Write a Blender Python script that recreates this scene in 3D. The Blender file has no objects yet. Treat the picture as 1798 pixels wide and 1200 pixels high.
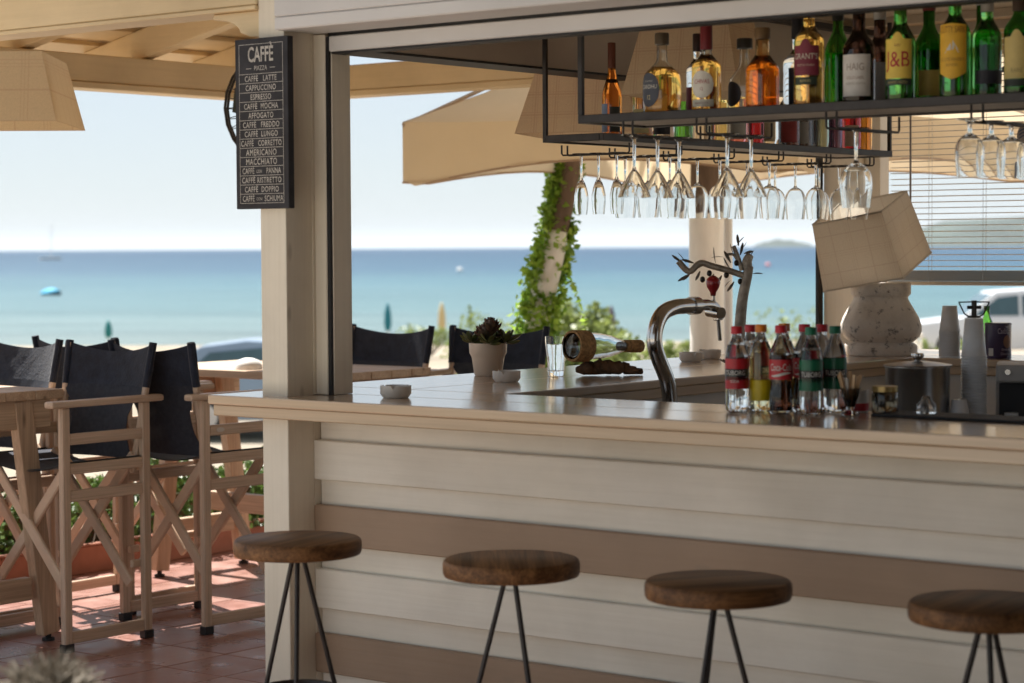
import bpy, bmesh, math, random
from mathutils import Vector, Matrix, Euler

# ---------------------------------------------------------------- camera, sky, sun, exposure
SC = bpy.context.scene
COL = SC.collection
R = math.radians
PI = math.pi
YAW = R(38.5)
cam_d = bpy.data.cameras.new('camera')
cam = bpy.data.objects.new('camera', cam_d)
COL.objects.link(cam)
SC.camera = cam
cam_d.sensor_width = 36.0
cam_d.lens = 36.0 * 3831 / 1798
cam_d.clip_start = 0.1
cam_d.clip_end = 60000
CAM = Vector((4.82, -4.58, 1.55))
FWD = Vector((-math.sin(YAW), math.cos(YAW), 0))
RGT = Vector((math.cos(YAW), math.sin(YAW), 0))
cam.location = CAM
cam.rotation_euler = (Matrix.Rotation(YAW, 4, 'Z') @ Matrix.Rotation(R(90) - math.atan(165.3 / 3831), 4, 'X')
                      @ Matrix.Rotation(-math.atan(.0059), 4, 'Z')).to_euler()
cam_d.dof.use_dof = True
cam_d.dof.focus_distance = 7.4
cam_d.dof.aperture_fstop = 3.6
cam_d.dof.aperture_blades = 9

SUN_AZ = Vector((-.94, .34, 0)).normalized()
SUN_EL = R(60)
world = bpy.data.worlds.new('World')
SC.world = world
world.use_nodes = True
wn = world.node_tree
sky = wn.nodes.new('ShaderNodeTexSky')
sky.sky_type = 'NISHITA'
sky.sun_disc = False
sky.sun_elevation = SUN_EL
sky.sun_rotation = math.atan2(SUN_AZ.x, SUN_AZ.y)
sky.air_density = 0.8
sky.dust_density = 0.6
sky.ozone_density = 1.5
veil = wn.nodes.new('ShaderNodeMix'); veil.data_type = 'RGBA'      # thin even white cloud veil over the whole sky
veil.inputs[0].default_value = .78
veil.inputs[7].default_value = (4.0, 4.4, 4.75, 1)
wn.links.new(sky.outputs[0], veil.inputs[6])
wn.links.new(veil.outputs[2], wn.nodes['Background'].inputs[0])
wn.nodes['Background'].inputs[1].default_value = 0.050

sun_d = bpy.data.lights.new('sun', 'SUN')
sun_d.energy = 3.9
sun_d.angle = R(0.53)
sun_d.color = (1.0, .965, .91)
sun = bpy.data.objects.new('sun', sun_d)
COL.objects.link(sun)
sdir = SUN_AZ * math.cos(SUN_EL) + Vector((0, 0, math.sin(SUN_EL)))
sun.rotation_euler = sdir.to_track_quat('Z', 'Y').to_euler()
sun.location = (-20, 10, 30)

SC.view_settings.view_transform = 'Standard'
SC.view_settings.look = 'None'
SC.view_settings.gamma = 1.0
SC.view_settings.exposure = 1.74
SC.render.engine = 'CYCLES'
cy = SC.cycles
cy.max_bounces = 16
cy.diffuse_bounces = 6
cy.glossy_bounces = 6
cy.transmission_bounces = 16
cy.transparent_max_bounces = 12
cy.use_denoising = True
cy.caustics_reflective = False
cy.caustics_refractive = False
cy.sample_clamp_indirect = 6.0
cy.volume_bounces = 0

random.seed(7)

# ---------------------------------------------------------------- helpers
class MB:
    """collects shapes; build() links them as one mesh object"""
    def __init__(self):
        self.v = []; self.f = []; self.uv = {}
    def add(self, verts, faces):
        o = len(self.v)
        self.v += [tuple(p) for p in verts]
        self.f += [tuple(i + o for i in f) for f in faces]
        return self
    def box(self, x0, x1, y0, y1, z0, z1):
        return self.add([(x0,y0,z0),(x1,y0,z0),(x1,y1,z0),(x0,y1,z0),(x0,y0,z1),(x1,y0,z1),(x1,y1,z1),(x0,y1,z1)],
                        [(0,3,2,1),(4,5,6,7),(0,1,5,4),(1,2,6,5),(2,3,7,6),(3,0,4,7)])
    def bar(self, a, b, w, h, side=(0, 0, 1)):
        """box from a to b; w across 'side' plane normal, h along side"""
        a, b = Vector(a), Vector(b)
        d = (b - a).normalized(); s = Vector(side)
        r = d.cross(s)
        if r.length < 1e-4: r = d.cross(Vector((1, 0, 0)))
        r.normalize(); u = r.cross(d).normalized()
        vs = []
        for p in (a, b):
            for i, j in ((-1,-1),(1,-1),(1,1),(-1,1)):
                vs.append(p + r * (i * w / 2) + u * (j * h / 2))
        return self.add(vs, [(3,2,1,0),(4,5,6,7),(0,1,5,4),(1,2,6,5),(2,3,7,6),(3,0,4,7)])
    def tube(self, pts, rad, n=8, cap=True):
        pts = [Vector(p) for p in pts]
        if not isinstance(rad, (list, tuple)): rad = [rad] * len(pts)
        vs, fs = [], []
        prev = None
        for i, p in enumerate(pts):
            d = (pts[min(i+1, len(pts)-1)] - pts[max(i-1, 0)]).normalized()
            if prev is None:
                r = d.cross(Vector((0, 0, 1)))
                if r.length < .05: r = d.cross(Vector((1, 0, 0)))
            else:
                r = prev - d * prev.dot(d)
            r.normalize(); prev = r
            u = d.cross(r)
            for k in range(n):
                t = 2 * PI * k / n
                vs.append(p + (r * math.cos(t) + u * math.sin(t)) * rad[i])
        for i in range(len(pts) - 1):
            for k in range(n):
                k2 = (k + 1) % n
                fs.append((i*n+k, i*n+k2, (i+1)*n+k2, (i+1)*n+k))
        if cap:
            fs.append(tuple(range(n))[::-1]); fs.append(tuple((len(pts)-1)*n + k for k in range(n)))
        return self.add(vs, fs)
    def lathe(self, prof, n=24, c=(0, 0, 0)):
        """prof: list of (r, z); r == 0 gives a pole"""
        vs, fs, rows = [], [], []
        for r, z in prof:
            if r < 1e-6:
                rows.append([len(vs)]); vs.append((c[0], c[1], c[2] + z))
            else:
                rows.append(list(range(len(vs), len(vs) + n)))
                for k in range(n):
                    t = 2 * PI * k / n
                    vs.append((c[0] + r*math.cos(t), c[1] + r*math.sin(t), c[2] + z))
        for a, b in zip(rows, rows[1:]):
            for k in range(n):
                k2 = (k + 1) % n
                if len(a) == 1 and len(b) == 1: continue
                if len(a) == 1: fs.append((a[0], b[k2], b[k]))
                elif len(b) == 1: fs.append((a[k], a[k2], b[0]))
                else: fs.append((a[k], a[k2], b[k2], b[k]))
        return self.add(vs, fs)
    def ball(self, c, r, n=10, sq=(1, 1, 1)):
        pr = [(math.sin(PI*i/n), -math.cos(PI*i/n)) for i in range(n + 1)]
        m = MB().lathe([(a if 0 < i < n else 0, b) for i, (a, b) in enumerate(pr)], n + 4)
        return self.add([(c[0]+x*r*sq[0], c[1]+y*r*sq[1], c[2]+z*r*sq[2]) for x, y, z in m.v], m.f)
    def prism(self, poly, d0, d1, fn):
        """poly: 2-D points; fn(u, v, d) -> 3-D point"""
        n = len(poly)
        vs = [fn(u, v, d0) for u, v in poly] + [fn(u, v, d1) for u, v in poly]
        fs = [tuple(range(n)), tuple(range(2*n-1, n-1, -1))] + [(i, i+n, (i+1)%n+n, (i+1)%n) for i in range(n)]
        return self.add(vs, fs)
    def quad(self, a, b, c, d, uv=None):
        if uv: self.uv[len(self.f)] = uv
        return self.add([a, b, c, d], [(0, 1, 2, 3)])
    def xf(self, M):
        self.v = [tuple(M @ Vector(p)) for p in self.v]
        return self
    def mesh(self, name, mat=None, smooth=False, bevel=0, seg=1, solid=True):
        me = bpy.data.meshes.new(name)
        me.from_pydata(self.v, [], self.f)
        if self.uv:
            ul = me.uv_layers.new(name='uv')
            for p in me.polygons:
                if p.index in self.uv:
                    for li, c in zip(p.loop_indices, self.uv[p.index]): ul.data[li].uv = c
        if solid or bevel:
            bm = bmesh.new(); bm.from_mesh(me)
            if bevel:
                es = [e for e in bm.edges if len(e.link_faces) == 2 and e.calc_face_angle(0) > .6]
                bmesh.ops.bevel(bm, geom=es, offset=bevel, segments=seg, affect='EDGES', profile=.6)
            if solid: bmesh.ops.recalc_face_normals(bm, faces=bm.faces)
            bm.to_mesh(me); bm.free()
        if mat: me.materials.append(mat)
        if smooth:
            me.polygons.foreach_set('use_smooth', [True] * len(me.polygons))
            if smooth != 'all':
                try: me.set_sharp_from_angle(angle=R(40))
                except Exception: pass
        me.update()
        return me
    def build(self, name, mat, parent=None, smooth=False, bevel=0, seg=1, solid=True, loc=None, rz=0):
        return link(name, self.mesh(name, mat, smooth, bevel, seg, solid), parent, loc, rz)

def link(name, me, parent=None, loc=None, rz=0):
    o = bpy.data.objects.new(name, me)
    COL.objects.link(o)
    if parent is not None: o.parent = parent
    if loc is not None: o.location = loc
    if rz: o.rotation_euler = (0, 0, rz)
    return o

def tag(o, label=None, cat=None, group=None, kind=None):
    if label: o['label'] = label
    if cat: o['category'] = cat
    if group: o['group'] = group
    if kind: o['kind'] = kind
    return o

def thing(name, label, cat, loc=(0, 0, 0), rz=0, group=None):
    o = link(name, None, None, loc, rz)
    o.empty_display_size = .1
    return tag(o, label, cat, group)

def copy_tree(o, parent=None):
    c = o.copy(); COL.objects.link(c); c.parent = parent
    for ch in list(o.children): copy_tree(ch, c)
    return c

# ---------------------------------------------------------------- materials
def newmat(name):
    m = bpy.data.materials.new(name); m.use_nodes = True
    return m, m.node_tree.nodes, m.node_tree.links, m.node_tree.nodes['Principled BSDF']

def coords(N, L, stretch=(1, 1, 1), rnd=True):
    tc = N.new('ShaderNodeTexCoord')
    mp = N.new('ShaderNodeMapping'); mp.inputs['Scale'].default_value = stretch
    L.new(tc.outputs['Object'], mp.inputs['Vector'])
    if rnd:
        oi = N.new('ShaderNodeObjectInfo')
        mu = N.new('ShaderNodeMath'); mu.operation = 'MULTIPLY'; mu.inputs[1].default_value = 37.0
        L.new(oi.outputs['Random'], mu.inputs[0])
        cb = N.new('ShaderNodeCombineXYZ')
        for i in range(3): L.new(mu.outputs[0], cb.inputs[i])
        L.new(cb.outputs[0], mp.inputs['Location'])
    return mp.outputs[0]

def noise(N, L, vec, scale, detail=4, rough=.55, dist=0):
    n = N.new('ShaderNodeTexNoise')
    n.inputs['Scale'].default_value = scale; n.inputs['Detail'].default_value = detail
    n.inputs['Roughness'].default_value = rough; n.inputs['Distortion'].default_value = dist
    L.new(vec, n.inputs['Vector'])
    return n.outputs['Fac']

def ramp(N, L, fac, stops):
    r = N.new('ShaderNodeValToRGB')
    while len(r.color_ramp.elements) < len(stops): r.color_ramp.elements.new(.5)
    for e, (p, c) in zip(r.color_ramp.elements, stops):
        e.position = p; e.color = (*c, 1) if len(c) == 3 else c
    L.new(fac, r.inputs['Fac'])
    return r.outputs['Color']

def mixc(N, L, fac, a, b, mode='MIX'):
    m = N.new('ShaderNodeMix'); m.data_type = 'RGBA'; m.blend_type = mode
    if isinstance(fac, float): m.inputs[0].default_value = fac
    else: L.new(fac, m.inputs[0])
    for i, s in ((6, a), (7, b)):
        if isinstance(s, tuple): m.inputs[i].default_value = (*s, 1)
        else: L.new(s, m.inputs[i])
    return m.outputs[2]

def bump(N, L, h, strength, dist, bsdf):
    b = N.new('ShaderNodeBump'); b.inputs['Strength'].default_value = strength; b.inputs['Distance'].default_value = dist
    L.new(h, b.inputs['Height']); L.new(b.outputs[0], bsdf.inputs['Normal'])

def plain(name, c, rough=.5, metal=0., spec=.5, var=.12, scale=6, bmp=0., stretch=(1, 1, 1), coat=0., sheen=0., bscale=None):
    m, N, L, B = newmat(name)
    v = coords(N, L, stretch)
    f = noise(N, L, v, scale)
    lo = tuple(max(0, x * (1 - var)) for x in c); hi = tuple(min(1, x * (1 + var)) for x in c)
    L.new(ramp(N, L, f, [(.3, lo), (.7, hi)]), B.inputs['Base Color'])
    B.inputs['Roughness'].default_value = rough; B.inputs['Metallic'].default_value = metal
    B.inputs['Specular IOR Level'].default_value = spec
    if coat: B.inputs['Coat Weight'].default_value = coat; B.inputs['Coat Roughness'].default_value = .12
    if sheen: B.inputs['Sheen Weight'].default_value = sheen
    if bmp: bump(N, L, noise(N, L, v, bscale or scale * 4, 6), bmp, .01, B)
    return m

def wood(name, dark, light, axis=0, rough=.5, scale=1., bmp=.25, coat=0., knots=True, spec=.4, fine=.25):
    """grain runs along local axis 0, 1 or 2"""
    m, N, L, B = newmat(name)
    st = [22. * scale] * 3; st[axis] = 1.3 * scale
    v = coords(N, L, tuple(st))
    big = noise(N, L, v, 1.0, 5, .6, .6)
    st2 = [160. * scale] * 3; st2[axis] = 3. * scale
    fin = noise(N, L, coords(N, L, tuple(st2)), 1.0, 3)
    c = ramp(N, L, big, [(.3, dark), (.52, tuple((a+b)/2 for a, b in zip(dark, light))), (.72, light)])
    g = ramp(N, L, fin, [(.35, (1-fine,)*3), (.65, (1, 1, 1))])
    c = mixc(N, L, 1.0, c, g, 'MULTIPLY')
    oi = N.new('ShaderNodeObjectInfo')
    t = ramp(N, L, oi.outputs['Random'], [(0, (.88, .88, .88)), (1, (1.0, 1.0, 1.0))])
    c = mixc(N, L, 1.0, c, t, 'MULTIPLY')
    if knots:
        vo = N.new('ShaderNodeTexVoronoi'); vo.inputs['Scale'].default_value = 1.0
        s3 = [9.] * 3; s3[axis] = 2.4
        L.new(coords(N, L, tuple(s3)), vo.inputs['Vector'])
        k = ramp(N, L, vo.outputs['Distance'], [(.03, (1, 1, 1)), (.1, (0, 0, 0))])
        c = mixc(N, L, k, c, tuple(x * .45 for x in dark))
    L.new(c, B.inputs['Base Color'])
    B.inputs['Roughness'].default_value = rough; B.inputs['Specular IOR Level'].default_value = spec
    if coat: B.inputs['Coat Weight'].default_value = coat; B.inputs['Coat Roughness'].default_value = .13
    if bmp: bump(N, L, fin, bmp, .002, B)
    return m

def painted(name, c, axis=0, rough=.5, worn=(.45, .36, .26), amount=.5, grain=.35):
    """paint over timber: faint grain, a few chips and scuffs"""
    m, N, L, B = newmat(name)
    st = [70.] * 3; st[axis] = 2.2
    g = noise(N, L, coords(N, L, tuple(st)), 1.0, 5, .6)
    v = coords(N, L)
    pat = noise(N, L, v, 3.0, 5, .6)
    col = ramp(N, L, pat, [(.3, tuple(x * .9 for x in c)), (.7, tuple(min(1, x * 1.05) for x in c))])
    gg = ramp(N, L, g, [(.3, (.945, .94, .93)), (.6, (1, 1, 1))])
    col = mixc(N, L, 1.0, col, gg, 'MULTIPLY')
    ch = noise(N, L, v, 23.0, 8, .72)
    k = ramp(N, L, ch, [(.73 - .04 * amount, (0, 0, 0)), (.75, (amount,) * 3)])
    col = mixc(N, L, k, col, worn)
    vo = N.new('ShaderNodeTexVoronoi'); vo.inputs['Scale'].default_value = 1.0
    s3 = [7.5] * 3; s3[axis] = 2.6
    L.new(coords(N, L, tuple(s3)), vo.inputs['Vector'])
    col = mixc(N, L, ramp(N, L, vo.outputs['Distance'], [(.04, (.32,) * 3), (.085, (0, 0, 0))]), col, tuple(x * .5 for x in worn))
    sc2 = noise(N, L, v, 1.3, 3); 
    col = mixc(N, L, 1.0, col, ramp(N, L, sc2, [(.35, (.90, .885, .86)), (.6, (1, 1, 1))]), 'MULTIPLY')
    L.new(col, B.inputs['Base Color'])
    B.inputs['Roughness'].default_value = rough; B.inputs['Specular IOR Level'].default_value = .35
    bump(N, L, g, grain, .003, B)
    return m

def glass(name, c=(1, 1, 1), ior=1.45, rough=0.0):
    m, N, L, B = newmat(name)
    B.inputs['Base Color'].default_value = (*c, 1); B.inputs['Roughness'].default_value = rough
    B.inputs['IOR'].default_value = ior; B.inputs['Transmission Weight'].default_value = 1.0
    n = noise(N, L, coords(N, L), 30, 2)
    L.new(ramp(N, L, n, [(.3, (rough,)*3), (.8, (rough + .03,)*3)]), B.inputs['Roughness'])
    return m

def leafmat(name, c1, c2, trans=.3):
    m, N, L, B = newmat(name)
    f = noise(N, L, coords(N, L), 9, 3)
    c = ramp(N, L, f, [(.3, c1), (.7, c2)])
    L.new(c, B.inputs['Base Color']); B.inputs['Roughness'].default_value = .42
    t = N.new('ShaderNodeBsdfTranslucent'); L.new(c, t.inputs[0])
    mx = N.new('ShaderNodeMixShader'); mx.inputs[0].default_value = trans
    L.new(B.outputs[0], mx.inputs[1]); L.new(t.outputs[0], mx.inputs[2])
    L.new(mx.outputs[0], N['Material Output'].inputs[0])
    return m

def plaid(name, base=(.62, .5, .36), line=(.33, .14, .1), period=.16):
    """woven linen with thin checked lines, from the shade's own UVs in metres"""
    m, N, L, B = newmat(name)
    tc = N.new('ShaderNodeTexCoord'); sp = N.new('ShaderNodeSeparateXYZ'); L.new(tc.outputs['UV'], sp.inputs[0])
    acc = None
    for ax in (0, 1):
        for off, wd in ((0, .0022), (.010, .0014), (.019, .0014), (.085, .0045)):
            a = N.new('ShaderNodeMath'); a.operation = 'ADD'; a.inputs[1].default_value = off + 5 * period
            L.new(sp.outputs[ax], a.inputs[0])
            w = N.new('ShaderNodeMath'); w.operation = 'MODULO'; w.inputs[1].default_value = period
            L.new(a.outputs[0], w.inputs[0])
            l = N.new('ShaderNodeMath'); l.operation = 'LESS_THAN'; l.inputs[1].default_value = wd
            L.new(w.outputs[0], l.inputs[0])
            if acc is None: acc = l.outputs[0]
            else:
                x = N.new('ShaderNodeMath'); x.operation = 'MAXIMUM'; L.new(acc, x.inputs[0]); L.new(l.outputs[0], x.inputs[1]); acc = x.outputs[0]
    h = N.new('ShaderNodeMath'); h.operation = 'MULTIPLY'; h.inputs[1].default_value = .28; L.new(acc, h.inputs[0])
    weave = noise(N, L, coords(N, L, (1, 1, 1)), 300, 2)
    bc = ramp(N, L, weave, [(.3, tuple(x * .88 for x in base)), (.7, base)])
    c = mixc(N, L, h.outputs[0], bc, line)
    L.new(c, B.inputs['Base Color']); B.inputs['Roughness'].default_value = .9; B.inputs['Specular IOR Level'].default_value = .1
    t = N.new('ShaderNodeBsdfTranslucent'); L.new(c, t.inputs[0])
    mx = N.new('ShaderNodeMixShader'); mx.inputs[0].default_value = .45
    L.new(B.outputs[0], mx.inputs[1]); L.new(t.outputs[0], mx.inputs[2]); L.new(mx.outputs[0], N['Material Output'].inputs[0])
    return m

M = {}
M['cream0'] = painted('cream_paint_x', (.76, .60, .37), 0, .5, amount=.35)
M['cream1'] = painted('cream_paint_y', (.76, .60, .37), 1, .5, amount=.35)
M['cream2'] = painted('cream_paint_z', (.80, .73, .61), 2, .5, amount=.35)
M['siding'] = painted('siding_cream', (.82, .765, .665), 0, .55, amount=.6)
M['brownboard'] = painted('siding_brown', (.36, .25, .17), 0, .5, (.5, .4, .3), .3)
M['alu'] = plain('shutter_aluminium', (.62, .595, .58), .45, 0, .5, .08, 2)
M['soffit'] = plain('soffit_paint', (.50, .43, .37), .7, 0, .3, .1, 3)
M['ceil'] = painted('ceiling_boards', (.74, .64, .50), 0, .6)
M['black'] = plain('black_rubber', (.012, .011, .012), .6)
M['steel_dark'] = plain('dark_steel', (.045, .04, .038), .5, .6, .5, .2, 20)
M['counter'] = wood('varnished_counter', (.50, .345, .21), (.64, .47, .31), 0, .3, .6, .02, 1.0, False, .5, .12)
M['counter_y'] = wood('varnished_counter_y', (.50, .345, .21), (.64, .47, .31), 1, .3, .6, .02, 1.0, False, .5, .12)
M['pine0'] = wood('pine_x', (.50, .34, .22), (.68, .50, .34), 0, .5)
M['pine1'] = wood('pine_y', (.50, .34, .22), (.68, .50, .34), 1, .5)
M['pine2'] = wood('pine_z', (.50, .34, .22), (.68, .50, .34), 2, .5)
M['beech0'] = wood('beech_x', (.56, .40, .28), (.72, .55, .41), 0, .45, 1.2, .15, 0, False)
M['beech1'] = wood('beech_y', (.56, .40, .28), (.72, .55, .41), 1, .45, 1.2, .15, 0, False)
M['beech2'] = wood('beech_z', (.56, .40, .28), (.72, .55, .41), 2, .45, 1.2, .15, 0, False)
M['beechp'] = plain('beech_plain', (.62, .46, .33), .48, 0, .4, .14, 9, .1)
M['stool'] = wood('dark_stool_wood', (.075, .032, .012), (.34, .165, .065), 0, .5, 1.0, .3, 0, False, .22, .45)
M['canvas'] = plain('charcoal_canvas', (.018, .023, .038), .85, 0, .25, .3, 25, .25, sheen=.2)
M['terracotta'] = plain('terracotta_render', (.27, .115, .075), .8, 0, .3, .2, 5, .2)
M['white'] = plain('white_paint', (.78, .77, .74), .45, 0, .5, .05)
M['ceramic'] = plain('glazed_ceramic', (.68, .65, .60), .28, 0, .5, .06, 8)
M['potc'] = plain('cream_pot', (.66, .56, .46), .35, 0, .5, .06, 8)
M['chrome'] = plain('polished_steel', (.55, .53, .51), .16, 1, .5, .12, 12)
M['brushed'] = plain('brushed_steel', (.42, .41, .40), .27, 1, .5, .15, 4, 0, (1, 1, .08))
M['glass'] = glass('clear_glass', (.97, .985, .985))
M['pet'] = glass('clear_plastic', (.97, .98, .98), 1.33, .02)
def cloth(name, c, tr_):
    m, N, L, B = newmat(name)
    v = coords(N, L)
    col = ramp(N, L, noise(N, L, v, 2.0, 4), [(.3, tuple(x * .92 for x in c)), (.7, c)])
    L.new(col, B.inputs['Base Color']); B.inputs['Roughness'].default_value = .9; B.inputs['Specular IOR Level'].default_value = .15
    bump(N, L, noise(N, L, coords(N, L, (1, 1, .5)), 5.0, 4), .35, .05, B)
    t = N.new('ShaderNodeBsdfTranslucent'); L.new(col, t.inputs[0])
    mx = N.new('ShaderNodeMixShader'); mx.inputs[0].default_value = tr_
    L.new(B.outputs[0], mx.inputs[1]); L.new(t.outputs[0], mx.inputs[2]); L.new(mx.outputs[0], N['Material Output'].inputs[0])
    return m
M['canopy'] = cloth('canopy_cloth', (.80, .655, .46), .5)

# ---------------------------------------------------------------- ground, sea, hills, terrace floor
def at(s, r, z=0):
    """a point s metres along the view axis from the camera's spot and r metres to the right of it"""
    p = CAM + FWD * s + RGT * r
    return Vector((p.x, p.y, z))

SEA_Z = -2.5
def ground_z(s):
    k = [(-60, -.4), (9, -.4), (25, -1.3), (56, -1.36), (76, -1.8), (89, -2.5), (140, -4.5)]
    for (a, za), (b, zb) in zip(k, k[1:]):
        if s <= b: return za + (zb - za) * max(0, (s - a)) / (b - a)
    return -4.5

gm, N, L, B = newmat('sandy_ground')
v = coords(N, L, rnd=False)
f1 = noise(N, L, v, .25, 6); f2 = noise(N, L, v, 3.0, 6)
c = ramp(N, L, f1, [(.35, (.24, .20, .14)), (.55, (.30, .25, .19)), (.72, (.13, .13, .07))])
c = mixc(N, L, 1.0, c, ramp(N, L, f2, [(.3, (.75, .75, .75)), (.7, (1, 1, 1))]), 'MULTIPLY')
L.new(c, B.inputs['Base Color']); B.inputs['Roughness'].default_value = .95
bump(N, L, f2, .5, .1, B)
m = MB()
ss = [-60, -10, 4, 9, 14, 19, 25, 32, 40, 48, 56, 64, 70, 76, 82, 89, 105, 140]
rr = [-3000, -400, -150, -80, -50, -30, -20, -12, -6, 0, 6, 12, 20, 30, 50, 80, 150, 400, 3000]
rnd = random.Random(3)
for i, s in enumerate(ss):
    for j, r in enumerate(rr):
        m.v.append(tuple(at(s, r, ground_z(s) + (rnd.uniform(-.12, .12) if s > 30 and s < 110 else 0))))
nr = len(rr)
for i in range(len(ss) - 1):
    for j in range(nr - 1):
        m.f.append((i*nr+j, i*nr+j+1, (i+1)*nr+j+1, (i+1)*nr+j))
tag(m.build('ground', gm, smooth='all', solid=False), 'sandy beach ground sloping from the terrace to the sea', 'ground', kind='structure')

sm, N, L, B = newmat('sea_water')
tc = N.new('ShaderNodeTexCoord')
mp = N.new('ShaderNodeMapping'); mp.inputs['Rotation'].default_value = (0, 0, -YAW)
L.new(tc.outputs['Object'], mp.inputs['Vector'])
sp = N.new('ShaderNodeSeparateXYZ'); L.new(mp.outputs[0], sp.inputs[0])
lg = N.new('ShaderNodeMath'); lg.operation = 'LOGARITHM'; lg.inputs[1].default_value = 10.0
mx_ = N.new('ShaderNodeMath'); mx_.operation = 'MAXIMUM'; mx_.inputs[1].default_value = 10.0
L.new(sp.outputs[1], mx_.inputs[0]); L.new(mx_.outputs[0], lg.inputs[0])
mr = N.new('ShaderNodeMapRange'); mr.inputs[1].default_value = 1.95; mr.inputs[2].default_value = 3.6
L.new(lg.outputs[0], mr.inputs[0])
mp2 = N.new('ShaderNodeMapping'); mp2.inputs['Scale'].default_value = (.004, .02, 1); L.new(mp.outputs[0], mp2.inputs['Vector'])
wob = noise(N, L, mp2.outputs[0], 1.0, 4)
ad = N.new('ShaderNodeMath'); ad.operation = 'MULTIPLY_ADD'; ad.inputs[1].default_value = .16; L.new(wob, ad.inputs[0]); L.new(mr.outputs[0], ad.inputs[2])
su = N.new('ShaderNodeMath'); su.operation = 'SUBTRACT'; su.inputs[1].default_value = .08; L.new(ad.outputs[0], su.inputs[0])
sea_c = ramp(N, L, su.outputs[0], [(0, (.13, .17, .17)), (.10, (.085, .15, .165)), (.27, (.06, .125, .155)), (.40, (.038, .085, .13)), (.70, (.024, .06, .105)), (1, (.022, .056, .10))])
mp4 = N.new('ShaderNodeMapping'); mp4.inputs['Scale'].default_value = (.035, .16, 1); L.new(mp.outputs[0], mp4.inputs['Vector'])
rip = noise(N, L, mp4.outputs[0], 1.0, 9, .7)
sea_c = mixc(N, L, 1.0, sea_c, ramp(N, L, rip, [(.34, (.70, .74, .78)), (.5, (1, 1, 1)), (.66, (1.0, 1.0, 1.0))]), 'MULTIPLY')
sea_c = mixc(N, L, ramp(N, L, rip, [(.60, (0, 0, 0)), (.74, (.35,) * 3)]), sea_c, (.30, .36, .38))
L.new(sea_c, B.inputs['Base Color'])
B.inputs['Roughness'].default_value = .4; B.inputs['Specular IOR Level'].default_value = .12; B.inputs['IOR'].default_value = 1.33
mp3 = N.new('ShaderNodeMapping'); mp3.inputs['Scale'].default_value = (.25, .6, 1); L.new(mp.outputs[0], mp3.inputs['Vector'])
bump(N, L, noise(N, L, mp3.outputs[0], 1.0, 8, .65), 1.0, .6, B)
m = MB()
ss = [78, 200, 600, 2000, 6000, 15000]; rr = [-15000, -6000, -800, 0, 800, 6000, 15000]
for s in ss:
    for r in rr: m.v.append(tuple(at(s, r, SEA_Z)))
nr = len(rr)
for i in range(len(ss) - 1):
    for j in range(nr - 1): m.f.append((i*nr+j, i*nr+j+1, (i+1)*nr+j+1, (i+1)*nr+j))
tag(m.build('sea', sm, solid=False), 'calm sea turquoise near the shore and deeper blue to the horizon', 'sea', kind='structure')

hm = plain('hill_scrub', (.055, .07, .06), .95, 0, .1, .3, .004)
def hill(name, label, s, prof, depth):
    """low headland: ridge profile (r, height) with real depth"""
    m = MB(); rn = random.Random(len(prof) + int(s))
    rows = 7
    for k in range(rows):
        t = k / (rows - 1)
        for r, h in prof:
            m.v.append(tuple(at(s + t * depth, r + rn.uniform(-1, 1) * depth * .02, SEA_Z - 1 + (h + 1) * math.sin(PI * t) ** .8 * (1 + rn.uniform(-.08, .08)))))
    n = len(prof)
    for k in range(rows - 1):
        for j in range(n - 1): m.f.append((k*n+j, k*n+j+1, (k+1)*n+j+1, (k+1)*n+j))
    return tag(m.build(name, hm, smooth='all', solid=False), label, 'hill', kind='structure')
def prof(r0, r1, top, seed, n=22):
    rn = random.Random(seed)
    return [(r0 + (r1 - r0) * i / n, top * max(0, math.sin(PI * i / n)) ** .7 * (1 + rn.uniform(-.14, .14))) for i in range(n + 1)]
hill('hills', 'blue hazy headland across the bay behind the blind', 5200, [(940, 0), (985, 10), (1020, 22), (1060, 38), (1110, 52), (1160, 66), (1230, 74), (1300, 72), (1400, 80), (1500, 90), (1700, 110), (2000, 120), (2400, 90), (2800, 0)], 1200)
hill('hills', 'faint low islet on the horizon left of the leaning lampshade', 6800, prof(770, 960, 24, 5), 300)

tm, N, L, B = newmat('terracotta_tile')
v = coords(N, L)
oi = N.new('ShaderNodeObjectInfo')
c = ramp(N, L, oi.outputs['Random'], [(0, (.28, .13, .10)), (.5, (.32, .165, .13)), (1, (.36, .20, .16))])
f1 = noise(N, L, v, 7, 6)
c = mixc(N, L, 1.0, c, ramp(N, L, f1, [(.25, (.72, .7, .7)), (.7, (1, 1, 1))]), 'MULTIPLY')
L.new(c, B.inputs['Base Color'])
L.new(ramp(N, L, f1, [(.3, (.22,)*3), (.7, (.42,)*3)]), B.inputs['Roughness'])
bump(N, L, noise(N, L, v, 22, 4), .25, .004, B)
grout = plain('grout', (.16, .10, .08), .9, 0, .2, .2, 30)
tag(MB().box(-3.75, 7.6, -12, -1.55, -.6, -.004).build('paving', plain('pale_bounce_stone', (.42, .39, .34), .85, 0, .3, .2, 3, .2)), 'pale stone paving in front of the terrace', 'paving', kind='structure')  # unseen ground, added as a neutral reflector for the bar front
m = MB().box(-3.75, 7.6, -1.549, 4.3, -.6, -.006)
floor = m.build('floor', grout)
tag(floor, 'terracotta tiled terrace floor around the bar', 'floor', kind='structure')
TP = .308
tile_me = MB().box(-TP/2+.003, TP/2-.003, -TP/2+.003, TP/2-.003, -.012, 0).mesh('tile', tm, bevel=.003)
fm = MB()
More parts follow.
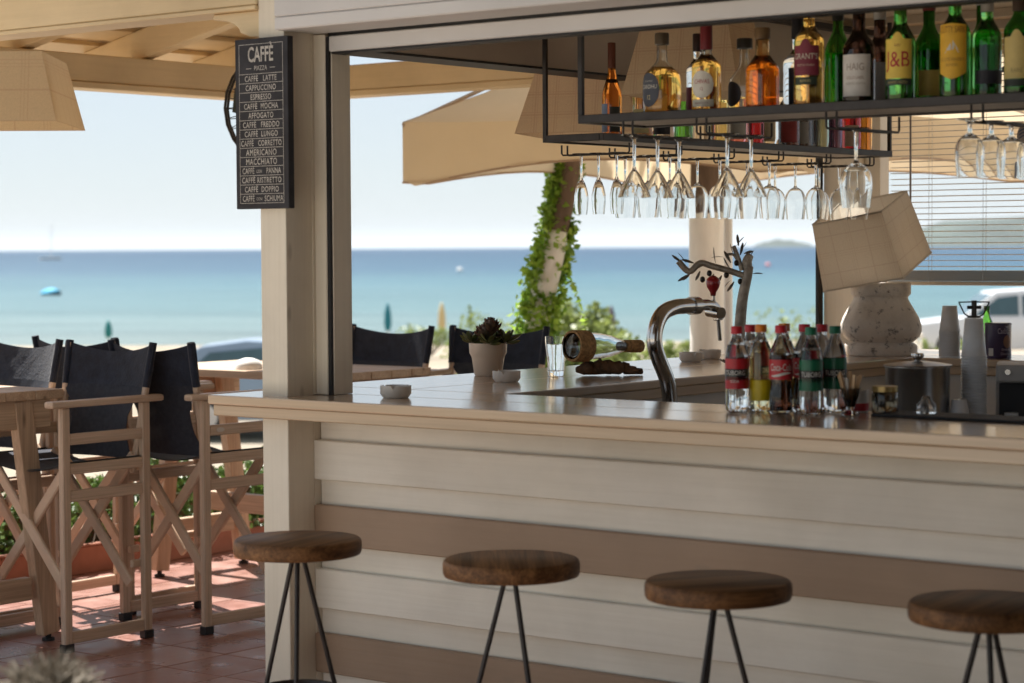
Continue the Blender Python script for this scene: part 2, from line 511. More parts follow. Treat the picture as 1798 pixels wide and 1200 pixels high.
for i in range(-8, 30):
    for j in range(-32, 11):
        x = -1.515 + (i + .5) * TP; y = .914 + (j + .5) * TP
        if x > 7.4 or y < -1.4: continue
        if -3.8 < x < 1.0 and -.9 < y < 4.3 and not (x > .3 and y > .2):
            link('tile', tile_me, floor, (x, y, rnd.uniform(-.0012, .0012)))
        else:
            fm.box(x-TP/2+.003, x+TP/2-.003, y-TP/2+.003, y+TP/2-.003, -.01, -.0005)
tag(fm.build('tile_field', tm, floor, solid=False), kind='stuff')

# ---------------------------------------------------------------- bar kiosk
KX = 5.6                                   # right end of the kiosk
kiosk = thing('bar_kiosk', 'cream timber bar kiosk with open counter windows and striped board front', 'bar kiosk')
fw_ = MB().box(.285, KX, .222, .27, 0, 1.045).build('front_wall', M['siding'], kiosk)
z_top = .974
k = 0
rb = random.Random(11)
while z_top > 0.05:
    zb = max(.012, z_top - .1195)
    mat_ = M['brownboard'] if k % 2 == 1 else M['siding']
    x0 = .2665 + rb.uniform(-.003, .003)
    o = MB().box(x0, KX, .178 + rb.uniform(-.002, .002), .2005, zb, z_top).build('board', mat_, fw_, bevel=.0035)
    if k % 2: o['label'] = 'brown painted front board'
    MB().box(.2735 + rb.uniform(0, .003), KX, .201 , .2215, z_top - .012, min(1.047, z_top + .09)).build('board', M['siding'], fw_, bevel=.003)
    z_top -= .1945; k += 1
MB().box(.172, .2728, .1785, .30, 0, 1.046).build('stud', M['cream2'], kiosk)
MB().box(.166, .272, .066, .178, 0, 2.85).build('post', M['cream2'], kiosk, bevel=.004, seg=2)
MB().box(.274, .322, .186, .28, 1.111, 2.188).build('window_jamb', M['cream2'], kiosk, bevel=.003)
MB().box(.17, .2735, .1785, .279, 1.111, 2.9).build('stud', M['cream2'], kiosk)
MB().box(.3222, .334, .19, .2, 1.111, 2.18).build('rubber_seal', M['black'], kiosk)
MB().box(.3223, .336, .2005, .283, 1.111, 2.134).build('window_jamb', M['cream2'], kiosk, bevel=.002)
# counters: varnished boards on a thinner lower lip
def counter(x0, x1, y0, y1, mat, inset):
    MB().box(x0, x1, y0, y1, 1.082, 1.11).build('counter_top', mat, kiosk, bevel=.004, seg=2)
    a, b, c, d = inset
    MB().box(x0 + a, x1 - b, y0 + c, y1 - d, 1.047, 1.0815).build('counter_lip', mat, kiosk, bevel=.003)
counter(0, KX + .2, 0, .268, M['counter'], (.012, 0, .01, .0))
counter(0, KX + .2, .2692, .525, M['counter'], (.012, 0, .0, .01))
counter(-.05, .345, .5262, 3.72, M['counter_y'], (.01, 0, 0, .01))
counter(.3462, .722, .5262, 3.72, M['counter_y'], (0, .012, 0, .01))
counter(.7232, KX + .2, 3.08, 3.72, M['counter'], (0, 0, .012, .01))
inner = plain('inner_panel', (.66, .63, .59), .6, 0, .4, .06)
MB().box(.64, .68, .5, 3.1, 0, 1.046).build('inner_panel', inner, kiosk)
MB().box(.08, .12, .18, 3.66, 0, 1.046).build('side_wall', M['siding'], kiosk)
MB().box(.69, KX, 3.13, 3.17, 0, 1.046).build('inner_panel', inner, kiosk)
MB().box(.08, KX, 3.63, 3.67, 0, 1.0455).build('back_wall', M['siding'], kiosk)
MB().box(KX - .08, KX, .28, 3.62, 0, 2.44).build('side_wall', M['ceil'], kiosk)
MB().box(.70, KX - .09, .30, 3.12, -.002, .006).build('kiosk_floor', plain('pale_bounce_floor', (.55, .52, .47), .6), kiosk)  # unseen pale floor, added to bounce light inside the kiosk
MB().box(.74, KX - .1, .55, 1.25, .90, .94).build('worktop', M['brushed'], kiosk, bevel=.004)
MB().box(.76, KX - .1, 1.2, 1.22, .02, .899).build('worktop_front', inner, kiosk)
MB().box(.05, .225, 3.56, 3.70, 1.111, 2.75).build('post', M['cream2'], kiosk, bevel=.004)
MB().box(.226, .30, 3.60, 3.68, 1.111, 2.2).build('window_jamb', M['cream2'], kiosk, bevel=.003)
MB().box(.035, .049, 3.52, 3.559, 1.111, 2.15).build('rubber_seal', M['black'], kiosk)
# headers, shutter box, ceiling
MB().box(.3345, KX, .19, .27, 2.135, 2.181).build('window_head', M['alu'], kiosk, bevel=.003)
MB().box(.3235, KX, .2, .265, 2.1815, 2.1915).build('rubber_seal', M['black'], kiosk)
MB().box(.3365, KX, .2, .26, 2.129, 2.1345).build('rubber_seal', M['black'], kiosk)
sb = MB().box(.274, KX, .022, .192, 2.19, 2.228).build('shutter_box', M['alu'], kiosk, bevel=.004)
MB().box(.274, KX, .022, .192, 2.2292, 2.66).build('cover', M['alu'], sb, bevel=.003)
MB().box(.17, KX, .195, .25, 2.193, 2.9).build('fascia', M['cream0'], kiosk)
MB().box(.165, .30, .282, 3.60, 2.158, 2.46).build('window_head', M['soffit'], kiosk)
MB().box(.168, .302, .282, 3.60, 2.150, 2.1575).build('rubber_seal', M['black'], kiosk)
MB().box(.31, KX, 3.60, 3.70, 2.32, 2.46).build('window_head', M['cream0'], kiosk)
MB().box(.16, KX, .26, 3.74, 2.4605, 2.5).build('ceiling', M['ceil'], kiosk)
for i in range(6):
    MB().box(.30, KX - .1, .62 + i * .52, .66 + i * .52, 2.43, 2.4602).build('ceiling_batten', M['ceil'], kiosk)
MB().box(.36, .40, .285, 3.58, 2.405, 2.4295).build('shutter_track', M['steel_dark'], kiosk)

# ---------------------------------------------------------------- pergola over the terrace
RF_ = -.55
perg = thing('pergola', 'cream timber pergola with pitched boarded roof over the tables', 'pergola', (0, 0, 0))
MB().box(-2.66, -2.54, RF_, 3.135, 2.278, 2.40).build('beam', M['cream1'], perg, bevel=.005)
MB().box(-2.665, -2.525, RF_, 3.135, 2.25, 2.2775).build('beam_trim', M['cream1'], perg, bevel=.003)
MB().box(-2.66, .15, 3.136, 3.256, 2.303, 2.425).build('beam', M['cream0'], perg, bevel=.005)
MB().box(-2.665, .15, 3.13, 3.262, 2.275, 2.3025).build('beam_trim', M['cream0'], perg, bevel=.003)
MB().box(-4.2, .165, .06, .178, 2.275, 2.50).build('beam', M['cream0'], perg, bevel=.005)
MB().box(-4.2, .165, .054, .184, 2.262, 2.2745).build('beam_trim', M['cream0'], perg, bevel=.002)
m = MB()
pl = [(.165, 2.2615), (-.035, 2.2615), (-.04, 2.245)] + [(-.04 + .12 * math.sin(t), 2.245 - .05 * (1 - math.cos(t))) for t in (.3, .6, .9, 1.2, 1.5)] + [(.12, 2.185), (.165, 2.18)]
m.prism(pl, .075, .165, lambda u, v, d: (u, d, v)).build('corbel', M['cream0'], perg, bevel=.003)
for (px_, py_) in ((-2.6, 3.2), (-2.6, -.5)):
    MB().box(px_ - .055, px_ + .055, py_ - .055, py_ + .055, 0, 2.249).build('post', M['cream2'], perg, bevel=.004)
SL = .207
def rz_(x): return 2.402 + (x + 2.6) * SL
for i in range(-12, 3):
    y = 2.11 + (i - 1) * .68
    if y < RF_: continue
    x0, x1 = -2.98, .36
    m = MB().prism([(x0, rz_(x0)), (x1, rz_(x1)), (x1, rz_(x1) + .13), (x0, rz_(x0) + .13)], y - .035, y + .035, lambda u, v, d: (u, d, v))
    m.build('rafter', M['cream0'], perg, bevel=.004)
x = -3.02; i = 0
while x < .4:
    w = .145 if i % 2 == 0 else .10
    lift = .1315 + (0 if i % 2 == 0 else .0225)
    xa, xb = x, min(x + (.145 if i % 2 == 0 else .125), .4)
    if i % 2: xa -= .02
    m = MB().prism([(xa, rz_(xa) + lift), (xb, rz_(xb) + lift), (xb, rz_(xb) + lift + .02), (xa, rz_(xa) + lift + .02)], RF_ - .1, 3.42, lambda u, v, d: (u, d, v))
    m.build('roof_board', M['cream1'], perg, bevel=.002)
    x += .145 if i % 2 == 0 else .09
    i += 1
tag(MB().box(.37, .9, -.7, .19, 2.98, 3.06).build('ceiling', M['ceil']), 'timber ceiling over the stool side of the bar', 'ceiling', kind='structure')
DKW = wood('dark_stained_timber', (.06, .035, .02), (.12, .07, .04), 0, .6)  # dark tone keeps the unseen screens and ceiling from bouncing light
tag(MB().box(.901, 5.6, -6.0, .19, 2.98, 3.06).build('ceiling', DKW), 'timber ceiling over the right end of the stool side', 'ceiling', kind='structure')  # unseen ceiling, added to darken the right of the bar front
tag(MB().box(.37, KX + .2, .191, 4.0, 2.98, 3.06).build('ceiling', M['ceil']), 'timber ceiling over the kiosk', 'ceiling', kind='structure')
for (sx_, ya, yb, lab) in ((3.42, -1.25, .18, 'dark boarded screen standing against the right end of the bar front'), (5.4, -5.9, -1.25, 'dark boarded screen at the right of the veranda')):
    scr = thing('shade_screen', lab, 'screen', (sx_, ya, 0))  # unseen screens, added to hold light off the right of the bar
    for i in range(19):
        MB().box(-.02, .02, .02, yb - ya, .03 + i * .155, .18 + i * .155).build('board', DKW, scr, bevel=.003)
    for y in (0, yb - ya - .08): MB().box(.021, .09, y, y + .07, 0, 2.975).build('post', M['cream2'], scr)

# ---------------------------------------------------------------- writing
def text_mesh(s, size, sx=1.0, space=1.0, align='CENTER', bold=0.0):
    cu = bpy.data.curves.new('t', 'FONT'); cu.body = s; cu.size = size; cu.align_x = align; cu.align_y = 'CENTER'
    cu.space_character = space; cu.offset = bold; cu.resolution_u = 3
    o = bpy.data.objects.new('t', cu); COL.objects.link(o)
    bpy.context.view_layer.update()
    me = o.evaluated_get(bpy.context.evaluated_depsgraph_get()).to_mesh()
    vs = [(v.co.x * sx, v.co.y) for v in me.vertices]; fs = [tuple(p.vertices) for p in me.polygons]
    o.evaluated_get(bpy.context.evaluated_depsgraph_get()).to_mesh_clear()
    bpy.data.objects.remove(o); bpy.data.curves.remove(cu)
    return vs, fs
def flat_text(m, s, size, x, y, z, sx=1.0, space=1.0, bold=0.0, maxw=None):
    """lettering on a face that looks towards -y, raised a hair off it"""
    vs, fs = text_mesh(s, size, sx, space, bold=bold)
    if maxw and vs:
        w = max(a for a, b in vs) - min(a for a, b in vs)
        if w > maxw: vs = [(a * maxw / w, b) for a, b in vs]
    m.add([(x + a, y, z + b) for a, b in vs], fs)

# menu board hung on the post
bx0, bx1, bz0, bz1, by = .092, .311, 1.669, 2.174, .040
mb_ = thing('menu_board', 'black coffee menu board with white lettering hung on the cream post', 'menu board', ((bx0 + bx1) / 2, .064, bz0))
ox = Vector(((bx0 + bx1) / 2, .064, bz0))
slate = plain('chalk_slate', (.034, .033, .038), .7, 0, .3, .3, 14)
chalk = plain('chalk_print', (.46, .43, .39), .9, 0, .2, .25, 60)
def loc_(m): m.v = [(a - ox.x, b - ox.y, c - ox.z) for a, b, c in m.v]; return m
loc_(MB().box(bx0, bx1, by, .0645, bz0, bz1)).build('panel', slate, mb_, bevel=.0015)
W_ = bx1 - bx0; H_ = bz1 - bz0; cx = (bx0 + bx1) / 2 - .002
fx0, fx1 = bx0 + .018, bx1 - .020
fr = MB(); yl = by - .0006
def hline(z, x0=fx0, x1=fx1, t=.0016): fr.add([(x0, yl, z - t/2), (x1, yl, z - t/2), (x1, yl, z + t/2), (x0, yl, z + t/2)], [(0, 1, 2, 3)])
def vline(x, z0, z1, t=.0016): fr.add([(x - t/2, yl, z0), (x + t/2, yl, z0), (x + t/2, yl, z1), (x - t/2, yl, z1)], [(0, 1, 2, 3)])
ztop = bz1 - .017; zl = bz1 - .105
rows = ['CAFFÈ   LATTE', 'CAPPUCCINO', 'ESPRESSO', 'CAFFÈ  MOCHA', 'AFFOGATO', 'CAFFÈ   FREDDO', 'CAFFÈ  LUNGO', 'CAFFÈ   CORRETTO', 'AMERICANO', 'MACCHIATO', 'CAFFÈ  con  PANNA', 'CAFFÈ RISTRETTO', 'CAFFÈ  DOPPIO', 'CAFFÈ  con  SCHIUMA']
st = (zl - (bz0 + .017)) / len(rows)
hline(ztop); vline(fx0, bz0 + .017, ztop); vline(fx1, bz0 + .017, ztop)
for i in range(len(rows) + 1): hline(zl - i * st)
loc_(fr).build('ruled_lines', chalk, mb_, solid=False)
tx = MB()
flat_text(tx, 'CAFFÈ', .062, cx, yl, bz1 - .05, .62, .98, .0012, .115)
flat_text(tx, 'PIAZZA', .020, cx, yl, bz1 - .089, .8, 1.0)
loc_(tx).build('heading', chalk, mb_, solid=False)
for s_ in (-1, 1):
    tx = MB().add([(cx + s_ * .038, yl, bz1 - .0895), (cx + s_ * .06, yl, bz1 - .0895), (cx + s_ * .06, yl, bz1 - .0877), (cx + s_ * .038, yl, bz1 - .0877)], [(0, 1, 2, 3)])
    loc_(tx).build('dash', chalk, mb_, solid=False)
for i, s in enumerate(rows):
    z = zl - (i + .5) * st - .001
    big = s in ('AMERICANO', 'MACCHIATO')
    tx = MB()
    if ' con ' in s:
        a, b = s.split('  con  ')
        flat_text(tx, a, .024, cx - .055, yl, z, .72, 1.05, .0002, .056)
        flat_text(tx, 'CON', .013, cx - .010, yl, z - .001, .8, 1.0)
        flat_text(tx, b, .024, cx + .05, yl, z, .72, 1.05, .0002, .082)
    else:
        flat_text(tx, s, .026 if big else .0235, cx, yl, z, .78, 1.12, .0003, .168)
    loc_(tx).build('menu_line', chalk, mb_, solid=False)

# ---------------------------------------------------------------- folding director chairs
def cloth_panel(m, zs, hw, yf, th=.004, nu=20, sag=0., belly=.03, wr=0.):
    for side in (0, 1):
        base = len(m.v)
        for iz, z in enumerate(zs):
            for iu in range(nu + 1):
                u = -1 + 2 * iu / nu
                k = 1 - u * u
                top = (z - zs[0]) / (zs[-1] - zs[0])
                m.v.append((u * hw(z), yf(z) + belly * k + side * th + wr * k * (math.sin(u * 9 + z * 31) + .7 * math.sin(u * 17 - z * 55)), z - sag * k * top))
        n = nu + 1
        for iz in range(len(zs) - 1):
            for iu in range(nu):
                q = (base + iz*n+iu, base + iz*n+iu+1, base + (iz+1)*n+iu+1, base + (iz+1)*n+iu)
                m.f.append(q if side == 0 else q[::-1])
    return m
net, N, L, B = newmat('net_canvas')
B.inputs['Base Color'].default_value = (.03, .032, .038, 1); B.inputs['Roughness'].default_value = .9
nv = noise(N, L, coords(N, L), 60, 3)
L.new(ramp(N, L, nv, [(.3, (.02, .024, .036)), (.7, (.036, .04, .054))]), B.inputs['Base Color'])
tr = N.new('ShaderNodeBsdfTransparent'); mx = N.new('ShaderNodeMixShader'); mx.inputs[0].default_value = .05
L.new(B.outputs[0], mx.inputs[1]); L.new(tr.outputs[0], mx.inputs[2]); L.new(mx.outputs[0], N['Material Output'].inputs[0])
def interp(tab):
    def f(z):
        for (a, va), (b, vb) in zip(tab, tab[1:]):
            if z <= b:
                t = max(0, (z - a) / (b - a)); t = t * t * (3 - 2 * t); return va + (vb - va) * t
        return tab[-1][1]
    return f
def make_chair():
    t = thing('director_chair', 'x', 'chair')
    W, DY = .26, .204
    for s in (-1, 1):
        for e in (-1, 1):
            lg = MB().box(s*W - .014, s*W + .014, e*DY - .02, e*DY + .02, .016, .945).build('leg', M['beech2'], t, bevel=.004)
            MB().box(s*W - .018, s*W + .018, e*DY - .024, e*DY + .024, 0, .034).build('rubber_foot', M['black'], lg, bevel=.003)
        for z0, z1 in ((.80, .843), (.686, .728), (.58, .625), (.032, .078)):
            MB().box(s*W - .0105, s*W + .0105, -DY + .0195, DY - .0195, z0, z1).build('side_rail', M['beech1'], t, bevel=.003)
        MB().box(s*W - .026, s*W + .026, -DY - .075, DY + .085, .9455, .972).build('armrest', M['beech1'], t, bevel=.009, seg=2)
        MB().bar((s * .226, .17, .66), (s * .252, .262, 1.172), .028, .022, (0, 1, 0)).build('back_post', M['beech2'], t, bevel=.005)
    for e, off in ((-1, .013), (1, -.013)):
        for s in (-1, 1):
            MB().bar((-s * .232, e*(DY - .045) + s * .012, .22), (s * .232, e*(DY - .045) + s * .012, .735), .02, .045, (0, 0, 1)).build('cross_bar', M['beechp'], t, bevel=.005)
            MB().bar((-s * .236, e*(DY - .045) + s * .012, .30), (-s * .236, e * (DY - .002), .30), .018, .03).build('bracket', M['beechp'], t, bevel=.004)
    hw = interp([(1.0, .258), (1.18, .27)])
    bc = cloth_panel(MB(), [1.0, 1.03, 1.06, 1.09, 1.12, 1.15, 1.176], hw, lambda z: .212 + (z - .955) * .19, belly=.038, sag=.04, wr=.0012)
    for s in (-1, 1):
        bc.tube([(s * .2435, .230, 1.0), (s * .247, .244, 1.07), (s * .253, .264, 1.178)], [.016, .017, .016], 10)
    bc.build('back_canvas', M['canvas'], t, smooth=True, solid=False)
    hw = interp([(.715, .225), (.76, .195), (.82, .170), (.88, .165), (.93, .185), (.97, .222), (1.003, .256)])
    cloth_panel(MB(), [.715, .74, .77, .80, .83, .86, .885, .905, .92, .935, .95, .965, .98, .992, 1.003], hw, lambda z: .165 + (z - .715) * .20, belly=.036, wr=.0012).build('lower_canvas', net, t, smooth=True, solid=False)
    sc_ = MB()
    n = 10
    for side in (0, 1):
        b0 = len(sc_.v)
        for iy in range(5):
            for iu in range(n + 1):
                u = -1 + 2 * iu / n
                sc_.v.append((u * .264, -.19 + .38 * iy / 4, .735 - .045 * (1 - u * u) - side * .005))
        for iy in range(4):
            for iu in range(n):
                q = (b0 + iy*(n+1)+iu, b0 + iy*(n+1)+iu+1, b0 + (iy+1)*(n+1)+iu+1, b0 + (iy+1)*(n+1)+iu)
                sc_.f.append(q if side == 0 else q[::-1])
    sc_.build('seat_canvas', M['canvas'], t, smooth=True, solid=False)
    return t
chair0 = make_chair()
chairs = [((-1.98, 1.083), 0, 'black canvas director chair nearest the left table corner, back towards the next chair'),
          ((-2.57, 1.10), -2, 'black canvas director chair at the left table, cut by the picture edge'),
          ((-1.83, 1.70), 177, 'black canvas director chair tucked beside the cream post, logo plate on its rail'),
          ((-2.46, 1.82), 181, 'black canvas director chair seen only by its back behind the two nearest chairs'),
          ((-2.20, 3.05), 0, 'black canvas director chair behind the sunlit table, beside the window jamb'),
          ((-1.62, 3.22), 10, 'black canvas director chair behind the succulent pot, by the ivy trunk')]
for i, ((x, y), a, lab) in enumerate(chairs):
    o = chair0 if i == 0 else copy_tree(chair0)
    o.location = (x, y, 0); o.rotation_euler = (0, 0, R(a)); o['label'] = lab; o['group'] = 'director chairs around the tables'
# oval maker's plate on the rail of the chair beside the post
third = [o for o in bpy.data.objects if o.get('label', '').startswith('black canvas director chair tucked')][0]
pz = [(.021 * math.cos(t * PI / 8), .0095 * math.sin(t * PI / 8)) for t in range(16)]
tag(MB().prism(pz, -.2706, -.2722, lambda u, v, d: (d, .13 + u, .822 + v)).build('logo_plate', plain('pale_plate', (.55, .5, .45), .5), third), 'pale oval plate')

# ---------------------------------------------------------------- tall terrace tables
def make_table(name, label, x0, x1, y0, y1, h=1.0, np_=5):
    cx_, cy_ = (x0 + x1) / 2, (y0 + y1) / 2
    t = thing(name, label, 'table', (cx_, cy_, 0), 0, 'tall pine terrace tables')
    a, b, c, d = x0 - cx_, x1 - cx_, y0 - cy_, y1 - cy_
    pw = (d - c) / np_
    for i in range(np_):
        MB().box(a, b, c + i*pw + .0015, c + (i+1)*pw - .0015, h - .036, h).build('plank', M['pine0'], t, bevel=.0025)
    for xx in (a + .04, b - .04):
        MB().box(xx - .018, xx + .018, c + .05, d - .05, h - .15, h - .0365).build('apron', M['pine1'], t, bevel=.003)
    MB().box(a + .06, b - .06, -.02, .02, .30, .39).build('stretcher', M['pine0'], t, bevel=.003)
    for xx in (a + .085, b - .06 + .02):
        for s in (-1, 1):
            top = Vector((xx, s * ((d - c) / 2 - .19), h - .037)); bot = Vector((xx, s * ((d - c) / 2 - .065), .03))
            MB().bar(bot, top, .05, .085, (0, 1, 0)).build('leg', M['pine2'], t, bevel=.003)
            MB().lathe([(0, 0), (.025, 0), (.025, .012), (.012, .014), (.012, .04), (0, .04)], 12, (xx, bot.y, 0)).build('foot', M['black'], t)
        MB().bar((xx, -.2, .22), (xx, .2, .22), .04, .09).build('cross_rail', M['pine1'], t, bevel=.003)
    return t
make_table('bar_table', 'tall pine plank table at the left picture edge in shade', -3.05, -1.95, .36, 1.075)
make_table('bar_table', 'tall pine plank table in sunlight seen behind the cream post', -2.98, -1.72, 2.36, 3.045)
tag(MB().lathe([(0, .052), (.02, .051), (.05, .04), (.064, .018), (.066, 0), (.062, 0), (.05, .036), (0, .047)], 28).build('upturned_bowl', M['white'], smooth=True, loc=(-2.33, 2.47, 1.0005)), 'white upturned bowl on the sunlit table', 'bowl')
tag(MB().lathe([(0, 0), (.012, 0), (.02, .012), (.02, .022), (.012, .034), (0, .037)], 16).build('glass_votive', M['glass'], smooth=True, loc=(-2.19, 2.60, 1.0005)), 'small round glass votive beside the white bowl', 'votive')

# ---------------------------------------------------------------- bar stools
def make_stool():
    t = thing('bar_stool', 'x', 'stool')
    MB().lathe([(0, .731), (.162, .731), (.168, .733), (.171, .739), (.172, .752), (.1715, .764), (.169, .771), (.164, .7745), (0, .775)], 48).build('seat', M['stool'], t, smooth=True)
    for k_ in range(3):
        a = R(90 + 120 * k_)
        MB().tube([(.014 * math.cos(a), .014 * math.sin(a), .7305), (.20 * math.cos(a), .20 * math.sin(a), .006)], .0066, 10).build('leg', M['steel_dark'], t, smooth=True)
    MB().tube([(.106 * math.cos(R(j * 15)), .106 * math.sin(R(j * 15)), .365) for j in range(25)], .008, 8).build('foot_ring', M['steel_dark'], t, smooth=True)
    MB().lathe([(0, .726), (.03, .726), (.03, .7308), (0, .7308)], 20).build('mount_plate', M['steel_dark'], t, smooth=True)
    return t
st0 = make_stool()
for i, (x, y, a, lab) in enumerate([(.745, -.385, 100, 'round dark wood stool on black rods standing in front of the cream post'),
                                    (1.445, -.345, 130, 'round dark wood stool on black rods, second from the cream post'),
                                    (2.052, -.335, 58, 'round dark wood stool on black rods, third from the cream post'),
                                    (2.690, -.245, 96, 'round dark wood stool on black rods cut by the right picture edge')]):
    o = st0 if i == 0 else copy_tree(st0)
    o.location = (x, y, 0); o.rotation_euler = (0, 0, R(a)); o['label'] = lab; o['group'] = 'round stools along the bar front'

# ---------------------------------------------------------------- hanging bottle shelves with glass rails
pale = wood('pale_shelf_board', (.42, .36, .31), (.58, .52, .46), 0, .6, 1, .1, 0, False)
def wire_rail(m, a, b, up):
    """U-shaped wire: down from the shelf, along, up again"""
    a, b = Vector(a), Vector(b)
    m.tube([a + Vector((0, 0, up)), a + Vector((0, 0, .006)), a + (b - a).normalized() * .006, b - (b - a).normalized() * .006, b + Vector((0, 0, .006)), b + Vector((0, 0, up))], .0032, 6)
S1Z = 1.915
sh1 = thing('hanging_shelf', 'dark steel hanging bottle shelf with pale board along the front of the bar', 'shelf', (1.06, .45, S1Z))
def rel(m, o): m.v = [tuple(Vector(p) - o.location) for p in m.v]; return m
X0, X1, Y0, Y1 = 1.064, 4.2, .45, .78
rel(MB().box(X0, X1, Y0, Y0 + .018, S1Z - .012, S1Z + .012), sh1).build('front_rail', M['steel_dark'], sh1, bevel=.0015)
rel(MB().box(X0, X1, Y1 - .012, Y1, S1Z - .012, S1Z + .004), sh1).build('back_rail', M['steel_dark'], sh1)
rel(MB().box(X0, X0 + .014, Y0 + .0182, Y1 - .0122, S1Z - .012, S1Z + .010), sh1).build('end_rail', M['steel_dark'], sh1)
for i in range(6):
    x0 = X0 + .0145 + i * (X1 - X0 - .0145) / 6
    rel(MB().box(x0, x0 + (X1 - X0) / 6 - .004, Y0 + .0185, Y1 - .0125, S1Z - .006, S1Z + .006), sh1).build('board', pale, sh1, bevel=.001)
for x in (X0 + .007, 2.85, X1 - .01):
    rel(MB().box(x - .007, x + .007, Y0 + .001, Y0 + .015, S1Z + .0125, 2.43), sh1).build('hanger', M['steel_dark'], sh1)
    if x > 2: rel(MB().box(x - .007, x + .007, Y1 - .014, Y1 - .001, S1Z + .0125, 2.43), sh1).build('hanger', M['steel_dark'], sh1)
RZ1 = S1Z - .055
for xc in (1.262, 1.475, 1.885, 2.305):
    m = MB()
    for s in (-1, 1): wire_rail(m, (xc + s * .016, Y0 - .03 if xc < 1.3 else Y0 + .02, RZ1), (xc + s * .016, Y1 + .03, RZ1), .043)
    rel(m, sh1).build('glass_rail', M['steel_dark'], sh1, smooth=True)

S2Z = 1.911
sh2 = thing('hanging_shelf', 'dark steel hanging bottle shelf with pale board along the sea window', 'shelf', (.60, 1.214, S2Z))
def s2z(y): return S2Z
rel(MB().box(.582, .60, 1.214, 3.158, S2Z - .012, S2Z + .012), sh2).build('front_rail', M['steel_dark'], sh2, bevel=.0015)
rel(MB().box(.348, .360, 1.214, 3.158, S2Z - .012, S2Z + .004), sh2).build('back_rail', M['steel_dark'], sh2)
rel(MB().box(.3602, .5818, 1.214, 1.230, S2Z - .012, S2Z + .012), sh2).build('end_rail', M['steel_dark'], sh2, bevel=.0015)
rel(MB().box(.3602, .5818, 3.146, 3.158, S2Z - .012, S2Z + .010), sh2).build('end_rail', M['steel_dark'], sh2)
for i in range(5):
    rel(MB().box(.3604, .5816, 1.2305 + i * .383, 1.610 + i * .383, S2Z - .006, S2Z + .006), sh2).build('board', pale, sh2, bevel=.001)
for (x, y) in ((.591, 3.150), (.354, 1.221), (.354, 3.150)):
    rel(MB().box(x - .007, x + .007, y - .006, y + .006, S2Z - .012 if y < 2 else S2Z + .0125, 2.43), sh2).build('hanger', M['steel_dark'], sh2)

def glass_prof(pts, t):
    """outer profile from the foot up to the rim, then the inner wall back down to the bowl's floor"""
    out = [(0, 0)] + pts
    inn = [(max(r - t, .0005), z) for r, z in reversed(pts) if z > GB]
    return out + inn + [(0, GB + .002)]
GB = .093
wine_pts = [(.034, 0), (.0345, .0015), (.012, .005), (.0052, .010), (.0042, .04), (.0042, .085), (.007, .092), (.016, .097), (.027, .106), (.035, .118), (.0395, .133), (.0405, .150), (.039, .172), (.0365, .192), (.034, .214)]
wine_me = MB().lathe([(r, -z) for r, z in glass_prof(wine_pts, .002)], 32).mesh('wine_glass', M['glass'], smooth=True)
GB = .088
flute_pts = [(.030, 0), (.0305, .0015), (.010, .005), (.0048, .010), (.004, .03), (.004, .078), (.006, .086), (.012, .098), (.019, .118), (.0235, .140), (.024, .155), (.0225, .180), (.0195, .205)]
flute_me = MB().lathe([(r, -z) for r, z in glass_prof(flute_pts, .0018)], 28).mesh('flute', M['glass'], smooth=True)
GB = .1
mart_pts = [(.036, 0), (.0365, .0015), (.014, .006), (.006, .012), (.0045, .03), (.0045, .088), (.006, .098), (.010, .104), (.018, .116), (.028, .134), (.038, .154), (.047, .176)]
mart_me = MB().lathe([(r, -z) for r, z in glass_prof(mart_pts, .002)], 32).mesh('martini_glass', M['glass'], smooth=True)
ordw = ['nearest', 'second', 'third', 'fourth', 'fifth', 'sixth', 'seventh', 'eighth', 'ninth', 'tenth']
n_w = 0
for ri, (y, xs) in enumerate([(1.325, (.425, .497, .572)), (1.60, (.41, .507, .597)), (1.93, (.40, .49, .585)), (2.26, (.40, .49, .585)), (2.60, (.40, .49, .58)), (2.93, (.40, .49, .58))]):
    zr = s2z(y) - .052
    m = MB()
    for s in (-1, 1): wire_rail(m, (.355, y + s * .016, zr), (.635, y + s * .016, zr), .034)
    rel(m, sh2).build('glass_rail', M['steel_dark'], sh2, smooth=True)
    for xi, x in enumerate(xs):
        pos = ('left', 'middle', 'right')[xi]
        if ri == 0:
            o = link('champagne_flute', flute_me, None, (x, y, zr + .005))
            tag(o, f'slim upside-down champagne flute, {pos} one of three at the left end', 'glass', 'flutes hanging from the rear rack')
        else:
            o = link('wine_glass', wine_me, None, (x, y, zr + .005), xi)
            tag(o, f'hanging wine glass, {pos} of its row, {ordw[ri-1]} row beyond the flutes', 'glass', 'wine glasses hanging from the rear rack')
for i, (x, y) in enumerate([(1.262, .45), (1.262, .565), (1.262, .675), (1.475, .60), (1.475, .725)]):
    o = link('martini_glass', mart_me, None, (x, y, RZ1 + .005))
    tag(o, ['upside-down martini glass, leftmost of three under the front shelf', 'upside-down martini glass, middle of three under the front shelf', 'upside-down martini glass, right of three under the front shelf',
            'upside-down martini glass, left of the pair over the white pillar', 'upside-down martini glass, right of the pair beside the white pillar'][i], 'glass', 'martini glasses under the front shelf')
wl = wine_me.copy()
big_me = MB().lathe([(r * 1.08, -z) for r, z in glass_prof(wine_pts, .002)], 32).mesh('wine_glass', M['glass'], smooth=True)
GB = .04
gob_pts = [(.032, 0), (.0325, .0015), (.012, .005), (.006, .010), (.005, .02), (.007, .036), (.016, .042), (.028, .052), (.0345, .066), (.0365, .082), (.035, .105), (.0315, .145)]
gob_me = MB().lathe([(r, -z) for r, z in glass_prof(gob_pts, .002)], 32).mesh('wine_glass', M['glass'], smooth=True)
